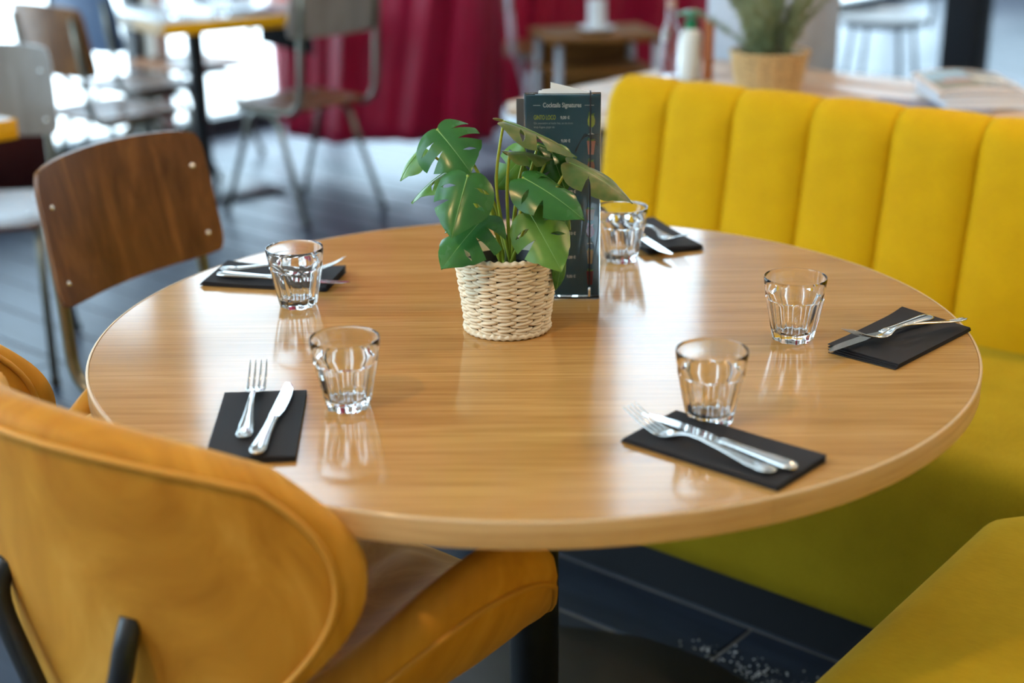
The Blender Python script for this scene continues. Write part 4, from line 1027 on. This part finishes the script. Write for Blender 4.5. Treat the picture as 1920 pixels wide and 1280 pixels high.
obj('stopper', lathe('stopper', [(0.0, 0.190), (0.011, 0.191), (0.014, 0.203), (0.014, 0.214), (0, 0.215)], 18), mat('cork_rose', (0.55, 0.32, 0.26), 0.5), gb)
# pale concrete column behind the long table
pc = tag(obj('column', box('column', -1.290, -0.985, 2.40, 2.70, 0.0, HC, 0.006, 1), M_CONCRETE, rz=TH), kind='structure')
pk = tag(obj('column', box('column', -1.722, -1.545, 5.10, 5.26, 0.0, HC, 0.004, 1), M_FRAME, rz=TH), kind='structure')

# ------------------------------------------------------------------ crimson drape
def drape_mesh(pts, z0, z1, folds, amp, slant, nu=260):
    cp = catmull(pts, 24)
    def f_(u, v):
        x = u*(len(cp)-1); i = min(int(x), len(cp)-2); p = cp[i].lerp(cp[i+1], x-i)
        t = (cp[min(i+2, len(cp)-1)]-cp[max(i-1, 0)]).normalized(); n = Vector((t.y, -t.x, 0))
        ph = u*folds + slant*(1-v)*(0.35+u) + 0.8*math.sin(u*7)
        f = amp*math.sin(ph)+0.55*amp*math.sin(ph*1.83+1.3)+0.28*amp*math.sin(ph*3.3+v*3)
        env = 0.5+0.5*min(1, u*4, (1-u)*6)
        return p + n*f*env*(0.75+0.25*v) + Vector((0, 0, z0+(z1-z0)*v+0.012*math.sin(u*14)*(1-v)))
    return grid_mesh('drape', f_, nu, 48)
dr = tag(empty('drape', (0, 0, 0)), 'large crimson satin drape hanging in slanting folds behind the school chair', 'drape')
dpts = [(-1.24, 5.06, 0), (-1.16, 4.83, 0), (-1.07, 4.62, 0), (-0.90, 4.49, 0), (-0.70, 4.42, 0), (-0.416, 4.41, 0), (-0.25, 4.46, 0), (-0.175, 4.58, 0), (-0.13, 4.74, 0)]
cl_ = obj('cloth', drape_mesh(dpts, 0.12, 3.0, 34, 0.032, 9.0), M_RED, dr)
sm = cl_.modifiers.new('thick', 'SOLIDIFY'); sm.thickness = 0.004
obj('rail', tube('rail', [p+Vector((0, 0, 3.02)) for p in catmull(dpts, 6)], 0.014, 10), M_BLACKMETAL, dr)
for p in (Vector((-1.07, 4.62, 0)), Vector((-0.25, 4.46, 0))): obj('hanger_rod', tube('hanger_rod', [p+Vector((0, 0, 3.02)), p+Vector((0, 0, HC))], 0.006, 8), M_BLACKMETAL, dr)
d2 = tag(empty('low_drape', (0, 0, 0)), 'low magenta cloth draped on a stand behind the honey wood desk', 'drape')
cl2 = obj('cloth', drape_mesh([(-0.42, 5.55, 0), (-0.1, 5.60, 0), (0.2, 5.66, 0), (0.55, 5.75, 0), (0.95, 5.78, 0), (1.18, 5.95, 0)], 0.06, 1.28, 22, 0.04, 4.0, 160), M_RED, d2)
sm = cl2.modifiers.new('thick', 'SOLIDIFY'); sm.thickness = 0.004
obj('rail', tube('rail', [(-0.44, 5.55, 1.29), (0.5, 5.74, 1.29), (1.2, 5.95, 1.29)], 0.012, 8), M_BLACKMETAL, d2)
for p in ((-0.44, 5.55), (1.2, 5.95)): obj('post', tube('post', [(p[0], p[1], 0), (p[0], p[1], 1.29)], 0.014, 8), M_BLACKMETAL, d2)

# ------------------------------------------------------------------ wooden desk and pale tube chair in the middle distance
dk = tag(empty('school_desk', (0.285, 4.28, 0), R(14)), 'small honey wood desk with a shelf in front of the crimson drape', 'desk')
obj('desk_top', box('desk_top', -0.250, 0.250, -0.20, 0.20, 0.595, 0.625, 0.008, 2), M_DESKWOOD, dk)
obj('shelf', box('shelf', -0.225, 0.225, -0.18, 0.18, 0.455, 0.475, 0.005, 1), M_DESKWOOD, dk)
obj('shelf', box('shelf', -0.225, 0.225, -0.18, 0.18, 0.27, 0.29, 0.005, 1), M_DESKWOOD, dk)
obj('back_panel', box('back_panel', -0.235, 0.235, 0.18, 0.195, 0.27, 0.595), M_DESKWOOD, dk)
for sx in (-1, 1):
    for sy in (-1, 1): obj('leg', tube('leg', [(sx*0.21, sy*0.17, 0.595), (sx*0.225, sy*0.19, 0.0)], 0.016, 12), M_LIGHTTUBE, dk)
cs = tag(empty('candle_saucer', (0.285, 4.26, 0.6255)), 'white saucer with a pale glass candle holder on the honey wood desk', 'candle')
obj('saucer', lathe('saucer', [(0.0, 0.0), (0.045, 0.0), (0.078, 0.014), (0.079, 0.017), (0.045, 0.006), (0, 0.006)], 32), M_WHITEPL, cs)
obj('holder', lathe('holder', [(0.0, 0.006), (0.036, 0.006), (0.038, 0.02), (0.038, 0.13), (0.035, 0.13), (0.035, 0.02), (0, 0.018)], 28), M_WHITEPL, cs)
obj('wax', lathe('wax', [(0.0, 0.02), (0.034, 0.02), (0.034, 0.09), (0, 0.088)], 24), M_PAPER, cs)
pp = tag(obj('paper_stack', box('paper_stack', -0.13, 0.13, -0.10, 0.10, 0, 0.03, 0.002, 1), M_COVER3), 'low stack of pale papers on the lower shelf of the honey wood desk', 'papers')
pp.location = (0.21, 4.24, 0.2905); pp.rotation_euler = (0, 0, R(16))
tcx = Vector((-0.01, 5.08, 0))
tc_ = tag(empty('tube_chair', tcx, R(-55)), 'pale grey tubular frame chair beside the honey wood desk', 'chair')
obj('seat', box('seat', -0.20, 0.20, -0.20, 0.20, 0.435, 0.455, 0.008, 2), M_CHAIRWOOD, tc_)
obj('backrest', box('backrest', -0.20, 0.20, -0.235, -0.215, 0.64, 0.84, 0.008, 2), M_CHAIRWOOD, tc_)
for sx in (-1, 1):
    obj('back_tube', tube('back_tube', fillet([(sx*0.185, -0.235, 0.80), (sx*0.185, -0.21, 0.425), (sx*0.185, 0.18, 0.42)], 0.07), 0.015, 12), M_LIGHTTUBE, tc_)
    obj('leg', tube('leg', fillet([(sx*0.205, -0.21, 0.0), (sx*0.19, -0.10, 0.41), (sx*0.19, 0.06, 0.41), (sx*0.205, 0.20, 0.0)], 0.09), 0.0155, 12), M_LIGHTTUBE, tc_)
obj('stretcher', tube('stretcher', fillet([(0.200, -0.165, 0.17), (0.195, -0.10, 0.24), (0.195, 0.08, 0.24), (0.20, 0.15, 0.17)], 0.06), 0.013, 10), M_LIGHTTUBE, tc_)

# ------------------------------------------------------------------ white-seated black tube chairs and a high dark table, upper right
def shell_stool(label, loc, rz, seatm):
    t = tag(empty('metal_chair', loc, rz), label, 'chair', 'black tube chairs at the back')
    obj('seat', lathe('seat', [(0.0, 0.468), (0.10, 0.470), (0.19, 0.480), (0.245, 0.500), (0.25, 0.497), (0.235, 0.478), (0.10, 0.455), (0, 0.452)], 40), seatm, t)
    for k in range(4):
        an = R(45+90*k); obj('leg', tube('leg', [(0.17*math.cos(an), 0.17*math.sin(an), 0.458), (0.235*math.cos(an), 0.235*math.sin(an), 0.0)], 0.0115, 10), M_BLACKMETAL, t)
    pts = [(-0.235, 0.02, 0.46), (-0.262, -0.04, 0.53), (-0.265, -0.08, 0.70), (-0.22, -0.20, 0.76), (0, -0.26, 0.78), (0.22, -0.20, 0.76), (0.265, -0.08, 0.70), (0.262, -0.04, 0.53), (0.235, 0.02, 0.46)]
    obj('back_hoop', tube('back_hoop', catmull(pts, 8), 0.013, 10), M_BLACKMETAL, t)
    obj('seat_ring', tube('seat_ring', [(0.20*math.cos(2*math.pi*k/36), 0.20*math.sin(2*math.pi*k/36), 0.462) for k in range(37)], 0.010, 8, caps=False), M_BLACKMETAL, t)
    return t
shell_stool('white-seated black tube chair behind the long table, left of the black post', G(-2.27, 5.60, 0), TH+R(10), M_WHITEPL)
shell_stool('black tube chair with a dark seat right of the black post', G(-1.15, 5.75, 0), TH-R(20), M_BLACKPLY)
ht = tag(empty('dark_table', G(-1.05, 6.3), TH), 'dark cafe table with a white top at the upper right corner', 'table')
obj('table_top', box('table_top', -0.35, 0.45, -0.4, 0.4, 0.715, 0.74, 0.003, 1), M_WHITEPL, ht)
obj('apron', box('apron', -0.31, 0.41, -0.36, 0.36, 0.64, 0.715), M_BLACKMETAL, ht)
for sx in (-0.28, 0.38):
    for sy in (-0.33, 0.33): obj('leg', tube('leg', [(sx, sy, 0.66), (sx*1.1, sy*1.08, 0.0)], 0.02, 10), M_BLACKMETAL, ht)

# ------------------------------------------------------------------ low maroon bench under the left window
bn = tag(empty('low_bench', G(-4.33, 1.1), TH), 'low dark maroon bench by the window at the far left', 'bench')
obj('body', box('body', -0.19, 0.19, -0.75, 0.68, 0.04, 0.36, 0.006, 1), M_MAROON, bn)
obj('seat_pad', box('seat_pad', -0.20, 0.20, -0.76, 0.69, 0.36, 0.40, 0.012, 2), M_MAROON, bn)
obj('plinth', box('plinth', -0.16, 0.16, -0.72, 0.65, 0.0, 0.04), M_FRAME, bn)

# ------------------------------------------------------------------ pendant lamps above (warm bulbs)
def pendant(label, loc, power):
    t = tag(empty('pendant_lamp', loc), label, 'lamp', 'warm pendant lamps')
    obj('shade', lathe('shade', [(0.03, 0.16), (0.05, 0.15), (0.15, 0.02), (0.155, 0.0), (0.150, 0.0), (0.045, 0.145), (0.03, 0.155)], 36), M_BRASS, t)
    obj('bulb', lathe('bulb', [(0.0, 0.0), (0.022, 0.008), (0.032, 0.03), (0.026, 0.055), (0.012, 0.08), (0.012, 0.11), (0, 0.11)], 20), M_LAMPGLOW, t)
    obj('cable', tube('cable', [(0, 0, 0.15), (0, 0, HC-loc[2])], 0.004, 8), M_ELASTIC, t)
    l = bpy.data.lights.new('bulb_light', 'POINT'); l.energy = power; l.color = (1.0, 0.70, 0.40); l.shadow_soft_size = 0.04
    o = bpy.data.objects.new('bulb_light', l); link(o, t); o.location = (0, 0, -0.04)
pendant('brass pendant lamp hanging to the right of the corner banquettes', (2.0, 0.5, 2.3), 40)
pendant('brass pendant lamp hanging over the front left of the round table', (-0.95, -1.3, 2.35), 30)
pendant('brass pendant lamp hanging over the long table', (1.3, 2.0, 2.35), 10)
